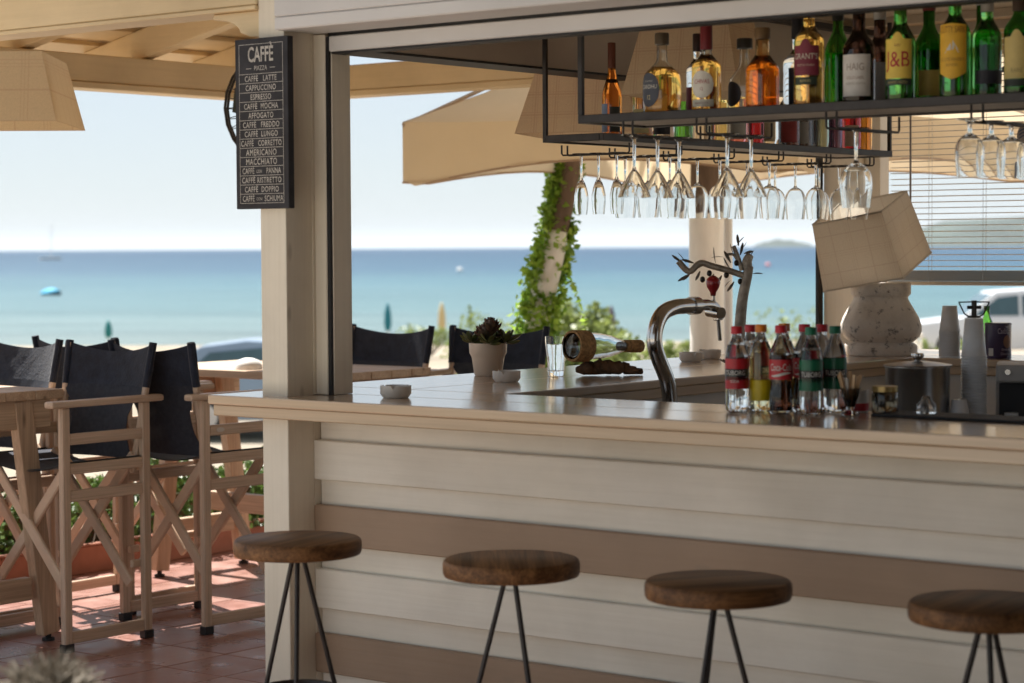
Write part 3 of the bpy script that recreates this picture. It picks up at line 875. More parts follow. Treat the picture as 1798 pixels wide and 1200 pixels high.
for i, (x, y, lab) in enumerate([(1.885, .60, 'upside-down wine glass hanging alone above the leaning lampshade'), (2.305, .43, 'upside-down wine glass, leftmost of four at the right picture edge'),
                                 (2.305, .55, 'upside-down wine glass, second of four at the right picture edge'), (2.305, .665, 'upside-down wine glass, third of four at the right picture edge'), (2.305, .785, 'upside-down wine glass, rightmost of four at the right picture edge')]):
    tag(link('wine_glass', big_me if i == 0 else gob_me, None, (x, y, RZ1 + .005)), lab, 'glass', 'wine glasses under the front shelf')

# ---------------------------------------------------------------- bottles
def wrap_text(m, s, size, r, a0, z, maxw=None, sx=.8, bold=0.0):
    vs, fs = text_mesh(s, size, sx, bold=bold)
    if not vs: return
    if maxw:
        w = max(a for a, b in vs) - min(a for a, b in vs)
        if w > maxw: vs = [(a * maxw / w, b) for a, b in vs]
    m.add([(r * math.cos(a0 + a / r), r * math.sin(a0 + a / r), z + b) for a, b in vs], fs)
def arc_patch(m, r, a0, half, zfun0, zfun1, n=14):
    b0 = len(m.v)
    for i in range(n + 1):
        u = -1 + 2 * i / n
        a = a0 + half * u
        m.v.append((r * math.cos(a), r * math.sin(a), zfun0(u))); m.v.append((r * math.cos(a), r * math.sin(a), zfun1(u)))
    for i in range(n): m.f.append((b0 + 2*i, b0 + 2*i + 2, b0 + 2*i + 3, b0 + 2*i + 1))
    return m
_cm = {}
def colmat(c, rough=.55, metal=0.):
    k_ = (tuple(round(x, 3) for x in c), rough, metal)
    if k_ not in _cm: _cm[k_] = plain('print_%d' % len(_cm), c, rough, metal, .4, .08, 40)
    return _cm[k_]
_gm = {}
def glassmat(c, ior=1.5):
    k_ = (tuple(c), ior)
    if k_ not in _gm: _gm[k_] = glass('tinted_glass_%d' % len(_gm), c, ior)
    return _gm[k_]
def bottle(name, label, loc, H, Rb, zs, zn, rn, gcol, liquid=None, level=.6, cap=((.02, .02, .02), .03, 1.15), labels=(), group=None, belly=0., neck_lab=None, cat='bottle', ior=1.5, base=.0):
    """zs: top of the straight body, zn: where the neck begins, rn: neck radius; labels: (z0, z1, half angle, offset, colour, shape, texts)"""
    t = thing(name, label, cat, loc, 0, group)
    phi = math.atan2(CAM.y - loc[1], CAM.x - loc[0])
    def sh(k_): return k_ * k_ * (3 - 2 * k_)
    pr = [(0, .004), (Rb * .6, .003), (Rb * .88, 0), (Rb * .97, .003), (Rb, .010)]
    for i in range(1, 5): pr.append((Rb * (1 + belly * math.sin(PI * i / 5)), .01 + (zs - .01) * i / 5))
    for i in range(0, 9):
        k_ = i / 8; pr.append((Rb + (rn - Rb) * sh(k_) ** (1.15), zs + (zn - zs) * k_))
    pr += [(rn, zn + (H - zn) * .5), (rn, H - .004)]
    g = MB()
    if liquid is None:
        g.lathe(pr + [(0, H - .003)], 28)
    else:
        th = .0022
        g.lathe(pr + [(rn - th, H - .003)] + [(max(r - th, .001), max(z, .006)) for r, z in reversed(pr[3:-1])] + [(0, .007)], 28)
    g.build('glass', glassmat(gcol, ior), t, smooth=True)
    if liquid is not None:
        zt = H * level
        lp = [(0, .0068)]
        for (r, z), (r2, z2) in zip(pr[3:], pr[4:]):
            if z < zt:
                lp.append((max(r - .0020, .001), max(z, .0065)))
                if z2 >= zt: lp.append((max(r + (r2 - r) * (zt - z) / max(1e-6, z2 - z) - .0020, .001), zt))
        MB().lathe(lp + [(0, zt)], 28).build('liquid', glassmat(liquid, 1.36), t, smooth=True)
    cc, ch, cr = cap
    MB().lathe([(rn + .0004, H - ch + .006), (rn * cr, H - ch + .006), (rn * cr, H + .004), (rn * cr * .93, H + .007), (0, H + .007)], 20).build('cap', colmat(cc, .4), t, smooth=True)
    if neck_lab:
        c_, z0, z1 = neck_lab
        MB().lathe([(rn * 1.06, z0), (rn * 1.06, z1)], 20).build('neck_band', colmat(c_), t, smooth=True, solid=False)
    for (z0, z1, half, off, c_, shape, texts) in labels:
        rr_ = Rb * (1 + belly) + .0007
        if shape == 'oval':
            zm, zh = (z0 + z1) / 2, (z1 - z0) / 2
            f0 = lambda u: zm - zh * math.sqrt(max(0, 1 - u * u)); f1 = lambda u: zm + zh * math.sqrt(max(0, 1 - u * u))
        elif shape == 'shield':
            f0 = lambda u: z0 + (z1 - z0) * .12 * abs(u) ** 1.3; f1 = lambda u: z1 - .004 * abs(u)
        elif shape == 'arch':
            f0 = lambda u: z0; f1 = lambda u: z1 + (.018 * (1 - (u / .4) ** 2) if abs(u) < .4 else 0)
        else:
            f0 = lambda u: z0; f1 = lambda u: z1
        lo = arc_patch(MB(), rr_, phi + off, half, f0, f1, 20).build('paper_label', colmat(c_), t, smooth='all', solid=False)
        for (s, size, z, tc_) in texts:
            tm_ = MB(); wrap_text(tm_, s, size, rr_ + .0005, phi + off, z, rr_ * half * 1.8)
            if tm_.v: tm_.build('lettering', colmat(tc_), lo, solid=False)
    return t
SZ = S1Z + .0062
AMB = (1.0, .62, .16); DAMB = (.75, .28, .04); GREEN = (.10, .42, .08); DGREEN = (.05, .25, .06); CLEAR = (.96, .97, .95); DARK = (.05, .025, .02)
gb = 'spirit bottles on the front hanging shelf'
CREAM_ = (.62, .56, .44); YEL = (.75, .55, .10); RED = (.42, .03, .04)
bottle('whisky_bottle', 'round golden whisky bottle with dark oval label, leftmost on the front shelf', (1.292, .545, SZ), .225, .052, .105, .158, .015, CLEAR, AMB, .60, ((.10, .075, .05), .032, 1.35),
       [(.022, .118, .62, -.75, (.06, .065, .085), 'oval', [('CARDHU', .017, .078, (.55, .52, .45)), ('12', .018, .048, (.6, .5, .25)), ('SINGLE MALT', .006, .094, (.5, .48, .42))])], gb, .06)
bottle('whisky_bottle', 'clear bottle with dark red label and black cap behind the first two amber bottles', (1.318, .69, SZ), .232, .034, .13, .17, .013, CLEAR, None, 0, ((.03, .012, .012), .05, 1.2), [(.02, .085, .9, -.5, (.28, .03, .06), '', [])], gb)
bottle('whisky_bottle', 'amber whisky bottle with white crest label and burgundy capsule on the front shelf', (1.442, .545, SZ), .245, .041, .125, .168, .0155, CLEAR, AMB, .66, ((.16, .02, .025), .075, 1.12),
       [(.04, .115, .85, -.35, (.66, .62, .55), 'oval', [('CHIVAS', .017, .085, (.35, .04, .05)), ('12', .013, .065, (.3, .05, .05))]), (.016, .036, .85, -.35, (.6, .56, .48), '', [('BLENDED SCOTCH', .006, .026, (.25, .1, .08))])], gb)
bottle('cork_bottle', 'nearly empty clear bottle with dark cork stopper on the front shelf', (1.495, .66, SZ), .205, .046, .08, .145, .014, CLEAR, AMB, .22, ((.03, .025, .02), .028, 1.6), [(.02, .09, .7, -.9, (.04, .03, .035), 'oval', [])], gb)
bottle('cork_bottle', 'squat orange-amber bottle with cork stopper and no label on the front shelf', (1.622, .55, SZ), .218, .046, .105, .160, .019, (.98, .8, .55), DAMB, .68, ((.16, .10, .05), .03, 1.15), [], gb)
bottle('gin_bottle', 'clear square-shouldered bottle with black label and barcode on the front shelf', (1.655, .68, SZ), .255, .040, .135, .175, .014, CLEAR, None, 0, ((.02, .02, .025), .06, 1.2),
       [(.012, .12, .75, .1, (.03, .035, .055), '', [('9', .02, .085, (.4, .4, .42)), ('|||||||', .018, .03, (.6, .6, .6))])], gb)
bottle('whisky_bottle', 'tall golden whisky bottle with wine-red rounded label and gold band on the front shelf', (1.772, .545, SZ), .292, .0405, .175, .225, .0155, CLEAR, AMB, .82, ((.10, .05, .03), .03, 1.1),
       [(.085, .165, .95, -.25, (.20, .03, .05), 'arch', [('GRANT\'S', .022, .135, (.6, .55, .45)), ('SCOTCH WHISKY', .008, .112, (.55, .48, .35))]), (.060, .080, .8, -.25, (.03, .045, .03), '', [('BLENDED', .009, .07, (.55, .45, .2))])], gb)
bottle('whisky_bottle', 'green bottle with dark screw cap and no label, left of the dark port-style bottle', (1.795, .66, SZ), .29, .037, .15, .225, .014, (.22, .6, .16), (.05, .22, .05), .52, ((.015, .02, .018), .055, 1.15), [], gb)
bottle('whisky_bottle', 'dark bottle with long neck, white cap and big white label on the front shelf', (1.925, .545, SZ), .285, .043, .145, .205, .0165, DARK, None, 0, ((.45, .43, .40), .042, 1.1),
       [(.022, .132, 1.0, -.25, (.62, .59, .56), '', [('HAIG', .027, .098, (.30, .24, .2)), ('GOLD LABEL', .011, .07, (.3, .2, .15)), ('BLENDED SCOTCH', .008, .055, (.3, .25, .2))])], gb)
bottle('whisky_bottle', 'dark bottle with white cap half hidden behind the yellow label bottle', (1.915, .675, SZ), .27, .036, .14, .20, .0155, DARK, None, 0, ((.45, .43, .4), .04, 1.1), [(.02, .12, .8, .1, (.55, .52, .5), '', [])], gb)
bottle('whisky_bottle', 'green bottle with yellow label and big red initials on the front shelf', (2.048, .545, SZ), .292, .0395, .155, .215, .0165, GREEN, None, 0, ((.22, .03, .03), .05, 1.12),
       [(.062, .165, 1.0, -.2, YEL, 'arch', [('J&B', .058, .11, RED), ('RARE', .009, .148, (.3, .1, .05))]), (.045, .060, 1.0, -.2, (.04, .05, .04), '', [('BLENDED SCOTCH', .008, .052, (.6, .5, .2))])], gb)
bottle('whisky_bottle', 'green bottle with low yellow label facing away behind the initialled bottle', (2.068, .665, SZ), .292, .0375, .155, .215, .0155, GREEN, DGREEN, .5, ((.2, .03, .03), .05, 1.12), [(.022, .09, .8, 0, (.55, .42, .10), '', [])], gb)
bottle('whisky_bottle', 'slim green bottle squeezed between two yellow labelled bottles', (2.108, .735, SZ), .285, .032, .155, .215, .014, GREEN, None, 0, ((.2, .03, .03), .05, 1.12), [(.02, .08, .7, .2, (.55, .42, .1), '', [])], gb)
bottle('whisky_bottle', 'green bottle with amber shield label showing a sailing ship', (2.205, .545, SZ), .30, .0395, .17, .225, .016, GREEN, None, 0, ((.45, .43, .38), .04, 1.12),
       [(.052, .195, .98, -.2, (.72, .42, .04), 'shield', [('CUTTY SARK', .024, .178, (.25, .10, .02)), ('SCOTS WHISKY', .012, .102, (.35, .18, .04)), ('BLENDED', .009, .088, (.35, .18, .04))])], gb)
bottle('whisky_bottle', 'green bottle without label just right of the ship label bottle', (2.222, .665, SZ), .29, .037, .15, .21, .015, GREEN, DGREEN, .5, ((.4, .38, .35), .045, 1.12), [], gb)
bottle('whisky_bottle', 'light green bottle with dark waist band near the right end of the front shelf', (2.268, .60, SZ), .27, .037, .16, .215, .015, (.25, .65, .22), None, 0, ((.36, .34, .31), .05, 1.15), [(.04, .075, 1.2, .3, (.03, .03, .04), '', [])], gb)
bottle('whisky_bottle', 'green bottle with buff label at the right picture edge', (2.382, .55, SZ), .30, .0395, .165, .215, .016, (.16, .5, .16), DGREEN, .55, ((.05, .03, .02), .09, 1.15), [(.045, .15, 1.0, -.2, (.55, .43, .16), 'arch', [('RARE', .016, .065, (.25, .2, .08))]), (.026, .044, 1.0, -.2, (.03, .04, .03), '', [])], gb)
# little white ship on the amber shield label
for o in [o for o in bpy.data.objects if o.get('label', '').endswith('sailing ship')]:
    ph = math.atan2(CAM.y - o.location.y, CAM.x - o.location.x) - .2
    m = MB(); rr_ = .0395 + .0013
    for q in ([(-.02, .118), (.018, .120), (.014, .126), (-.016, .124)], [(-.016, .126), (-.002, .126), (-.003, .145)], [(0, .127), (.016, .127), (.002, .152)]):
        m.add([(rr_ * math.cos(ph + a / rr_), rr_ * math.sin(ph + a / rr_), z) for a, z in q], [tuple(range(len(q)))])
    m.build('ship_print', colmat((.62, .6, .55)), [c for c in o.children if c.name.startswith('paper_label')][0], solid=False)
# second row, on the sea-window shelf: mostly their lower ends show
g2 = 'bottles on the sea-window shelf'
bottle('wine_bottle', 'slim brown wine bottle at the left end of the rear shelf', (.47, 1.44, s2z(1.47) + .0065), .315, .034, .13, .235, .0125, (.62, .22, .04), None, 0, ((.12, .04, .025), .085, 1.1), [(.02, .105, .55, .35, (.03, .035, .03), '', []), (.02, .115, .5, -.95, (.16, .22, .36), '', [])], g2, neck_lab=((.02, .015, .015), .185, .197))
rn = random.Random(4)
kinds = [('pale blue and cream carton-like bottle with striped label', (.5, .3, .15), (.6, .55, .3)), ('clear bottle with black and white label', CLEAR, (.04, .04, .05)), ('bright green liqueur bottle', (.2, .75, .15), None),
         ('clear bottle with crisp cut base', CLEAR, None), ('golden liqueur bottle with clear base', (.85, .75, .35), None), ('clear bottle with red drink', (.85, .3, .3), (.5, .5, .48)), ('ruby red liqueur bottle', (.45, .03, .05), None),
         ('clear bottle with cream paper label', CLEAR, (.6, .52, .38)), ('black bottle with ringed red label', (.06, .02, .02), (.3, .04, .04)), ('black bottle with grey label', (.04, .03, .03), (.42, .42, .42)), ('grey-green bottle', (.30, .36, .30), None),
         ('purple-black bottle', (.10, .05, .12), None), ('dark red bottle with buff label', (.4, .03, .06), (.6, .45, .35)), ('orange bitter bottle', (1.0, .45, .08), None)]
for i, (ds, gc, lc) in enumerate(kinds):
    y = 1.56 + i * .116
    bottle('liqueur_bottle', ds + ', ' + (['first', 'second', 'third', 'fourth', 'fifth', 'sixth', 'seventh', 'eighth', 'ninth', 'tenth', 'eleventh', 'twelfth', 'thirteenth', 'last'][i]) + ' from the brown wine bottle',
           (.52 + rn.uniform(-.012, .012), y, s2z(y) + .0065), rn.uniform(.24, .29), rn.uniform(.034, .041), .14, .20, .0145, gc, None, 0, ((rn.uniform(.02, .3), .03, .03), .045, 1.15),
           [(.018, .10, .8, rn.uniform(-.3, .3), lc, '', [])] if lc else [], g2)

# soft drinks on the counter
def soda(label, loc, H, Rb, cap, liquid, level, labels, contour=False):
    t = thing('soda_bottle', label, 'bottle', loc, 0, 'soft drink bottles on the counter')
    phi = math.atan2(CAM.y - loc[1], CAM.x - loc[0])
    rn_ = .0125
    w = .90 if contour else 1.0
    pr = [(0, .006), (Rb * .45, .004), (Rb * .75, 0), (Rb * .93, .006), (Rb, .022), (Rb, .05), (Rb * w, .075), (Rb * (w + .02), .09), (Rb, .11), (Rb, .143), (Rb * .97, .153), (Rb * .86, .167), (Rb * .66, .182), (Rb * .48, .194), (rn_, .201), (rn_, H - .004)]
    g = MB(); g.lathe(pr + [(0, H - .003)], 28)
    for k_ in range(5):
        a = 2 * PI * k_ / 5
        g.ball((Rb * .62 * math.cos(a), Rb * .62 * math.sin(a), .010), .011, 6, (1, 1, .9))
    MB().lathe(pr + [(0, H - .003)], 28).build('plastic_bottle', M['pet'], t, smooth=True)
    if liquid:
        zt = H * level; lp = [(0, .008)]
        for r, z in pr[2:]:
            if z < zt: lp.append((r * .965, max(.0075, z)))
        MB().lathe(lp + [(lp[-1][0], zt), (0, zt)], 28).build('drink', liquid, t, smooth=True)
    MB().lathe([(rn_ + .0005, H - .016), (rn_ * 1.24, H - .016), (rn_ * 1.24, H + .002), (rn_ * 1.15, H + .004), (0, H + .004)], 24).build('cap', colmat(cap, .4), t, smooth=True)
    for (z0, z1, c_, texts) in labels:
        rr_ = Rb * 1.012
        lo = arc_patch(MB(), rr_, phi, PI * .999, lambda u: z0, lambda u: z1, 40).build('wrapper', colmat(c_, .35), t, smooth='all', solid=False)
        for (s, size, z, tc_, off) in texts:
            tm_ = MB(); wrap_text(tm_, s, size, rr_ + .0006, phi + off, z, rr_ * 2.0)
            if tm_.v: tm_.build('lettering', colmat(tc_), lo, solid=False)
    return t
cola = glass('cola', (.10, .03, .015), 1.34); lemon = glass('lemon_soda', (.95, .86, .55), 1.34); seltz = glass('soda_water', (.97, .98, .98), 1.33)
RD = (.50, .02, .03); GR = (.01, .14, .07); BK = (.02, .02, .02); WH = (.75, .73, .68)
red_l = [(.115, .142, RD, []), (.094, .1145, BK, [('TUBORG', .018, .104, WH, -.15)]), (.062, .0935, RD, [('SODA', .011, .082, WH, -.2)])]
grn_l = [(.115, .142, GR, []), (.094, .1145, BK, [('TUBORG', .018, .104, WH, 0)]), (.062, .0935, GR, [])]
coke_l = [(.090, .142, RD, [('Coca-Cola', .026, .121, WH, 0)])]
CT = 1.1105
soda('clear soda bottle with red cap and red-black wrapper, front left of the drinks', (1.688, .315, CT), .223, .0305, RD, seltz, .8, red_l)
soda('clear soda bottle with red cap behind the front left one', (1.655, .435, CT), .223, .0305, RD, seltz, .8, red_l)
soda('pale lemonade bottle with orange cap and yellow wrapper', (1.735, .36, CT), .227, .031, (.75, .22, .02), lemon, .82, [(.03, .085, (.72, .55, .02), [])])
soda('pale lemonade bottle with orange cap behind the cola', (1.752, .45, CT), .227, .031, (.75, .22, .02), lemon, .82, [(.03, .085, (.72, .55, .02), [])])
soda('dark cola bottle with red cap and red wrapper in the front row', (1.812, .335, CT), .227, .031, RD, cola, .68, coke_l, True)
soda('dark cola bottle with red cap just behind the front cola', (1.822, .438, CT), .227, .031, RD, cola, .68, coke_l, True)
soda('dark cola bottle with red cap, rearmost of the colas', (1.842, .495, CT), .225, .029, RD, cola, .6, coke_l, True)
soda('clear soda bottle with green cap and green-black wrapper in the front row', (1.893, .352, CT), .223, .0305, GR, seltz, .75, grn_l)
soda('clear soda bottle with green cap behind the front green one', (1.905, .455, CT), .223, .0305, GR, seltz, .6, grn_l)
for o in [o for o in bpy.data.objects if o.name.startswith('soda_bottle') and 'cola' in o['label'] and o['label'].startswith('dark')]:
    ph = math.atan2(CAM.y - o.location.y, CAM.x - o.location.x); rr_ = .031 * 1.012 + .0006
    m = MB(); n = 12
    for i in range(n + 1):
        a = -.9 + 1.8 * i / n; zc = .103 + .004 * math.sin(a * 2.2)
        h_ = .003 * (1 - (abs(a) / 1.0) ** 2) + .0006
        m.v += [(rr_ * math.cos(ph + a), rr_ * math.sin(ph + a), zc - h_), (rr_ * math.cos(ph + a), rr_ * math.sin(ph + a), zc + h_)]
    m.f = [(2*i, 2*i+2, 2*i+3, 2*i+1) for i in range(n)]
    m.build('wave_print', colmat(WH), [c for c in o.children if c.name.startswith('wrapper')][0], solid=False)

# ---------------------------------------------------------------- things on the counters
def ashtray(label, x, y, rz):
    m = MB(); n = 36; R_, H = .046, .036
    prof_ = [(0, .002), (R_ * .80, 0), (R_ * .86, .003), (R_, .012), (R_, H), (R_ - .006, H), (R_ - .007, .012), (0, .010)]
    m.lathe(prof_, n)
    # three cigarette notches pressed into the rim
    for i, (a, b, c) in enumerate(m.v):
        if c > H - .001:
            t = math.atan2(b, a)
            for k_ in (R(-70), R(50), R(170)):
                d = (t - k_ + PI) % (2 * PI) - PI
                if abs(d) < .10: m.v[i] = (a, b, c - .011)
    o = m.build('ashtray', M['ceramic'], None, True, loc=(x, y, CT), rz=rz)
    return tag(o, label, 'ashtray', 'white ashtrays on the counter')
ashtray('pale round ashtray on the counter nearest the cream post', .562, .222, .2)
ashtray('pale round ashtray in front of the succulent pot', .362, .995, .1)
ashtray('pale round ashtray behind the beer tap, front one of the pair', .184, 2.345, .5)
ashtray('pale round ashtray behind the beer tap, rear one of the pair', .125, 2.56, 1.5)

sp_ = thing('succulent_pot', 'cream pot with a dark green-red succulent on the counter', 'potted plant', (.089, 1.235, CT))
MB().lathe([(0, 0), (.045, 0), (.048, .004), (.056, .060), (.058, .066), (.064, .078), (.066, .112), (.063, .112), (.060, .080), (0, .078)], 40).build('pot', M['potc'], sp_, smooth=True)
MB().lathe([(0, .098), (.061, .098), (.061, .09), (0, .09)], 20).build('soil', plain('soil', (.05, .035, .025), .95, 0, .2, .3, 60, .5), sp_)
succ = leafmat('succulent_leaf', (.06, .065, .035), (.16, .07, .055), .1); succ2 = leafmat('succulent_leaf_green', (.06, .10, .03), (.16, .17, .06), .15)
def pleaf(m, base, dirv, ln, wd, th):
    d = Vector(dirv).normalized(); s = d.cross(Vector((0, 0, 1)))
    if s.length < .05: s = Vector((1, 0, 0))
    s.normalize(); u = s.cross(d); b = Vector(base)
    pts = [(0, .3), (.35, .9), (.65, 1.0), (.88, .6), (1, 0)]
    vs = []
    for t, w in pts:
        c = b + d * ln * t + u * (ln * .18 * t * t)
        vs += [c - s * wd * w / 2, c + u * th * w, c + s * wd * w / 2, c - u * th * w * .6]
    fs = []
    for i in range(4):
        for k_ in range(4): fs.append((i*4+k_, i*4+(k_+1)%4, (i+1)*4+(k_+1)%4, (i+1)*4+k_))
    m.add(vs, fs)
rn = random.Random(8)
for (cx_, cy_, cz, n, mt, sz, tilt) in [(0, 0, .115, 40, succ, .062, .35), (-.030, .02, .135, 22, succ, .045, .45), (.026, -.01, .15, 24, succ, .045, .5), (-.005, .02, .165, 18, succ, .036, .6), (-.048, -.03, .11, 10, succ2, .055, -.05), (.050, .03, .11, 10, succ2, .065, .0), (-.03, .05, .11, 9, succ2, .05, -.1), (.04, -.045, .11, 9, succ2, .05, -.1)]:
    m = MB()
    for i in range(n):
        a = i * 2.399; e = tilt + 1.0 * i / n
        pleaf(m, (cx_ + .006 * math.cos(a), cy_ + .006 * math.sin(a), cz + .012 * i / n), (math.cos(a) * math.cos(e), math.sin(a) * math.cos(e), math.sin(e)), sz * (1 - .35 * i / n), sz * .42, sz * .12)
    m.build('leaf_rosette', mt, sp_, smooth=True)

wg = thing('water_glass', 'tall faceted glass of water standing on the counter', 'glass', (.305, 1.335, CT))
gp = [(0, 0), (.026, 0), (.0275, .004), (.0285, .02), (.030, .062), (.0325, .075), (.035, .098), (.0365, .135)]
m = MB(); nn = 36
m.lathe(gp + [(r - .0022, z) for r, z in reversed(gp[3:])] + [(0, .016)], nn)
m.v = [((a * (1 + .035 * math.cos(9 * math.atan2(b, a))), b * (1 + .035 * math.cos(9 * math.atan2(b, a))), c) if .01 < c < .07 else (a, b, c)) for a, b, c in m.v]
m.build('tumbler', M['glass'], wg, smooth=True)
MB().lathe([(0, .0155), (.0255, .0165), (.0283, .062), (.0305, .075), (.0325, .092), (.0338, .108), (0, .108)], 36).build('water', glass('water', (.97, .985, .99), 1.33), wg, smooth=True)

cork = plain('cork', (.46, .28, .13), .9, 0, .2, .45, 90, .6)
bk = plain('driftwood', (.19, .11, .06), .85, 0, .25, .5, 22, .8)
dw = thing('driftwood_stand', 'knotty brown driftwood root lying on the counter', 'driftwood', (.43, 1.465, CT))
m = MB()
rt = random.Random(6)
ax = Vector((.72, .69, 0)).normalized()
for (a0, a1, r0, r1, zz) in [(-.115, .10, .020, .012, .020), (-.085, -.055, .026, .024, .024), (-.03, .05, .025, .022, .022), (.05, .125, .017, .010, .014), (-.05, .02, .018, .02, .035), (.0, .07, .012, .008, .034)]:
    ps, rs = [], []
    for k_ in range(7):
        t = k_ / 6; p = ax * (a0 + (a1 - a0) * t) + Vector((rt.uniform(-.008, .008), rt.uniform(-.008, .008), zz + rt.uniform(-.004, .004)))
        rr_ = (r0 + (r1 - r0) * t) * rt.uniform(.8, 1.15) * (.55 if k_ in (0, 6) else 1)
        p.z = max(p.z, rr_ + .001); ps.append(p); rs.append(rr_)
    m.tube(ps, rs, 10)
m.build('root', bk, dw, smooth='all')
cb_ = thing('corked_bottle', 'empty clear bottle with cork base and stopper lying on the driftwood', 'bottle', (.442, 1.477, CT))
axb = Vector((.22, .975, 0)).normalized()
axm = Matrix.Translation((-.02, .03, .098)) @ axb.to_track_quat('Z', 'Y').to_matrix().to_4x4() @ Matrix.Rotation(R(2), 4, 'X') @ Matrix.Diagonal((1.0, 1.0, 1.25, 1))
def lay(m, off): m.v = [(a, b, c + off) for a, b, c in m.v]; return m.xf(axm)
pr = [(0, 0), (.040, 0), (.044, .004), (.045, .015), (.045, .075), (.043, .10), (.036, .135), (.025, .165), (.018, .185)]
lay(MB().lathe(pr + [(r - .0025, z) for r, z in reversed(pr[2:])] + [(0, .006)], 32), -.145).build('glass', M['glass'], cb_, smooth=True)
lay(MB().lathe([(.0453, -.004), (.053, -.004), (.054, .0), (.054, .046), (.0525, .049), (.0453, .049)], 32), -.145).build('cork_collar', cork, cb_, smooth=True)
lay(MB().lathe([(0, .165), (.0155, .165), (.017, .186), (.0215, .188), (.0225, .245), (.0205, .249), (0, .249)], 24), -.145).build('cork_stopper', cork, cb_, smooth=True)

tap = thing('beer_tap', 'curved steel beer tap with red knob behind the counter', 'beer tap', (.95, 1.076, .94))
def tl(pts): return [Vector(p) - tap.location for p in pts]
def arc(pts, n=6):
    """smooth a polyline (Catmull-Rom)"""
    P_ = [Vector(p) for p in pts]; P_ = [P_[0]] + P_ + [P_[-1]]; out = []
    for i in range(1, len(P_) - 2):
        for k_ in range(n):
            t = k_ / n; a, b, c, d = P_[i-1], P_[i], P_[i+1], P_[i+2]
            out.append(.5 * ((2*b) + (c-a)*t + (2*a-5*b+4*c-d)*t*t + (3*b-a-3*c+d)*t**3))
    return out + [P_[-2]]
col_pts = arc([(.95, 1.085, .94), (.95, 1.08, 1.06), (.95, 1.065, 1.13), (.95, 1.02, 1.20), (.95, .997, 1.25), (.95, 1.005, 1.30), (.95, 1.04, 1.34), (.95, 1.10, 1.358), (.95, 1.17, 1.361), (.95, 1.215, 1.361)])
MB().tube(tl(col_pts), .0245, 20).build('column', M['chrome'], tap, smooth=True)
MB().tube(tl([(.95, 1.195, 1.361), (.95, 1.235, 1.361)]), .0285, 20).build('collar', M['chrome'], tap, smooth=True)
MB().tube(tl(arc([(.95, 1.23, 1.361), (.95, 1.29, 1.362), (.95, 1.33, 1.355), (.95, 1.352, 1.335), (.952, 1.356, 1.31)])), [.018] * 18 + [.017] * 6 + [.013], 16).build('faucet', M['chrome'], tap, smooth=True)
MB().tube(tl([(.93, 1.335, 1.34), (.99, 1.315, 1.335)]), .019, 16).build('valve', M['chrome'], tap, smooth=True)
MB().tube(tl([(.952, 1.356, 1.312), (.952, 1.366, 1.245)]), .0065, 12).build('spout', M['chrome'], tap, smooth=True)
MB().tube(tl([(.95, 1.335, 1.36), (.95, 1.330, 1.40)]), .005, 10).build('lever', M['chrome'], tap, smooth=True)
kn = MB().lathe([(0, -.03), (.008, -.03), (.010, -.018), (.020, -.002), (.0235, .012), (.021, .024), (.012, .032), (.004, .036), (0, .036)], 24, tuple(Vector((.95, 1.328, 1.42)) - tap.location))
kn.build('knob', plain('red_knob', (.30, .012, .015), .3, 0, .5, .08, 10, coat=.3), tap, smooth='all')

# bronze olive branch
bz = plain('patinated_bronze', (.38, .34, .29), .55, .5, .5, .35, 30, .4)
bzl = plain('bronze_leaf', (.17, .145, .12), .5, .4, .5, .3, 20)
oliv = plain('black_olive', (.012, .010, .010), .3, 0, .5)
ol = thing('olive_branch_sculpture', 'bronze olive branch sculpture with dark leaves and olives on the counter', 'sculpture', (.625, 2.0, CT))
O_ = Vector((.60, 1.98, CT))
def onl(r, z): return Vector((RGT.x * r, RGT.y * r, z)) * 1.1       # r metres to the right, z up, from the foot
trunk = arc([onl(-.01, .0), onl(-.004, .10), onl(.006, .22), onl(.022, .30), onl(.028, .335)], 5)
m = MB(); m.tube(trunk, [.022 - .006 * i / len(trunk) for i in range(len(trunk))], 12)
m.tube(arc([onl(.026, .32), onl(.022, .35), onl(.034, .372)], 4), [.016, .017, .018, .018, .018, .017, .016, .014, .011], 10)
m.tube(arc([onl(.02, .30), onl(-.03, .318), onl(-.09, .335), onl(-.13, .345), onl(-.165, .318), onl(-.20, .352)], 5), .0115, 9)
m.tube(arc([onl(-.165, .318), onl(-.145, .332), onl(-.12, .345)], 4), .009, 8)
m.tube(arc([onl(.005, .32), onl(-.006, .36), onl(-.022, .40)], 4), .008, 8)
m.tube(arc([onl(.0, .33), onl(-.02, .37), onl(-.045, .372)], 4), .005, 7)
m.build('branch', bz, ol, smooth=True)
rl = random.Random(12)
leaf_me = MB(); pleaf(leaf_me, (0, 0, 0), (0, 0, 1), .048, .011, .0016)
leaf_me = leaf_me.mesh('leaf', bzl, smooth=True)
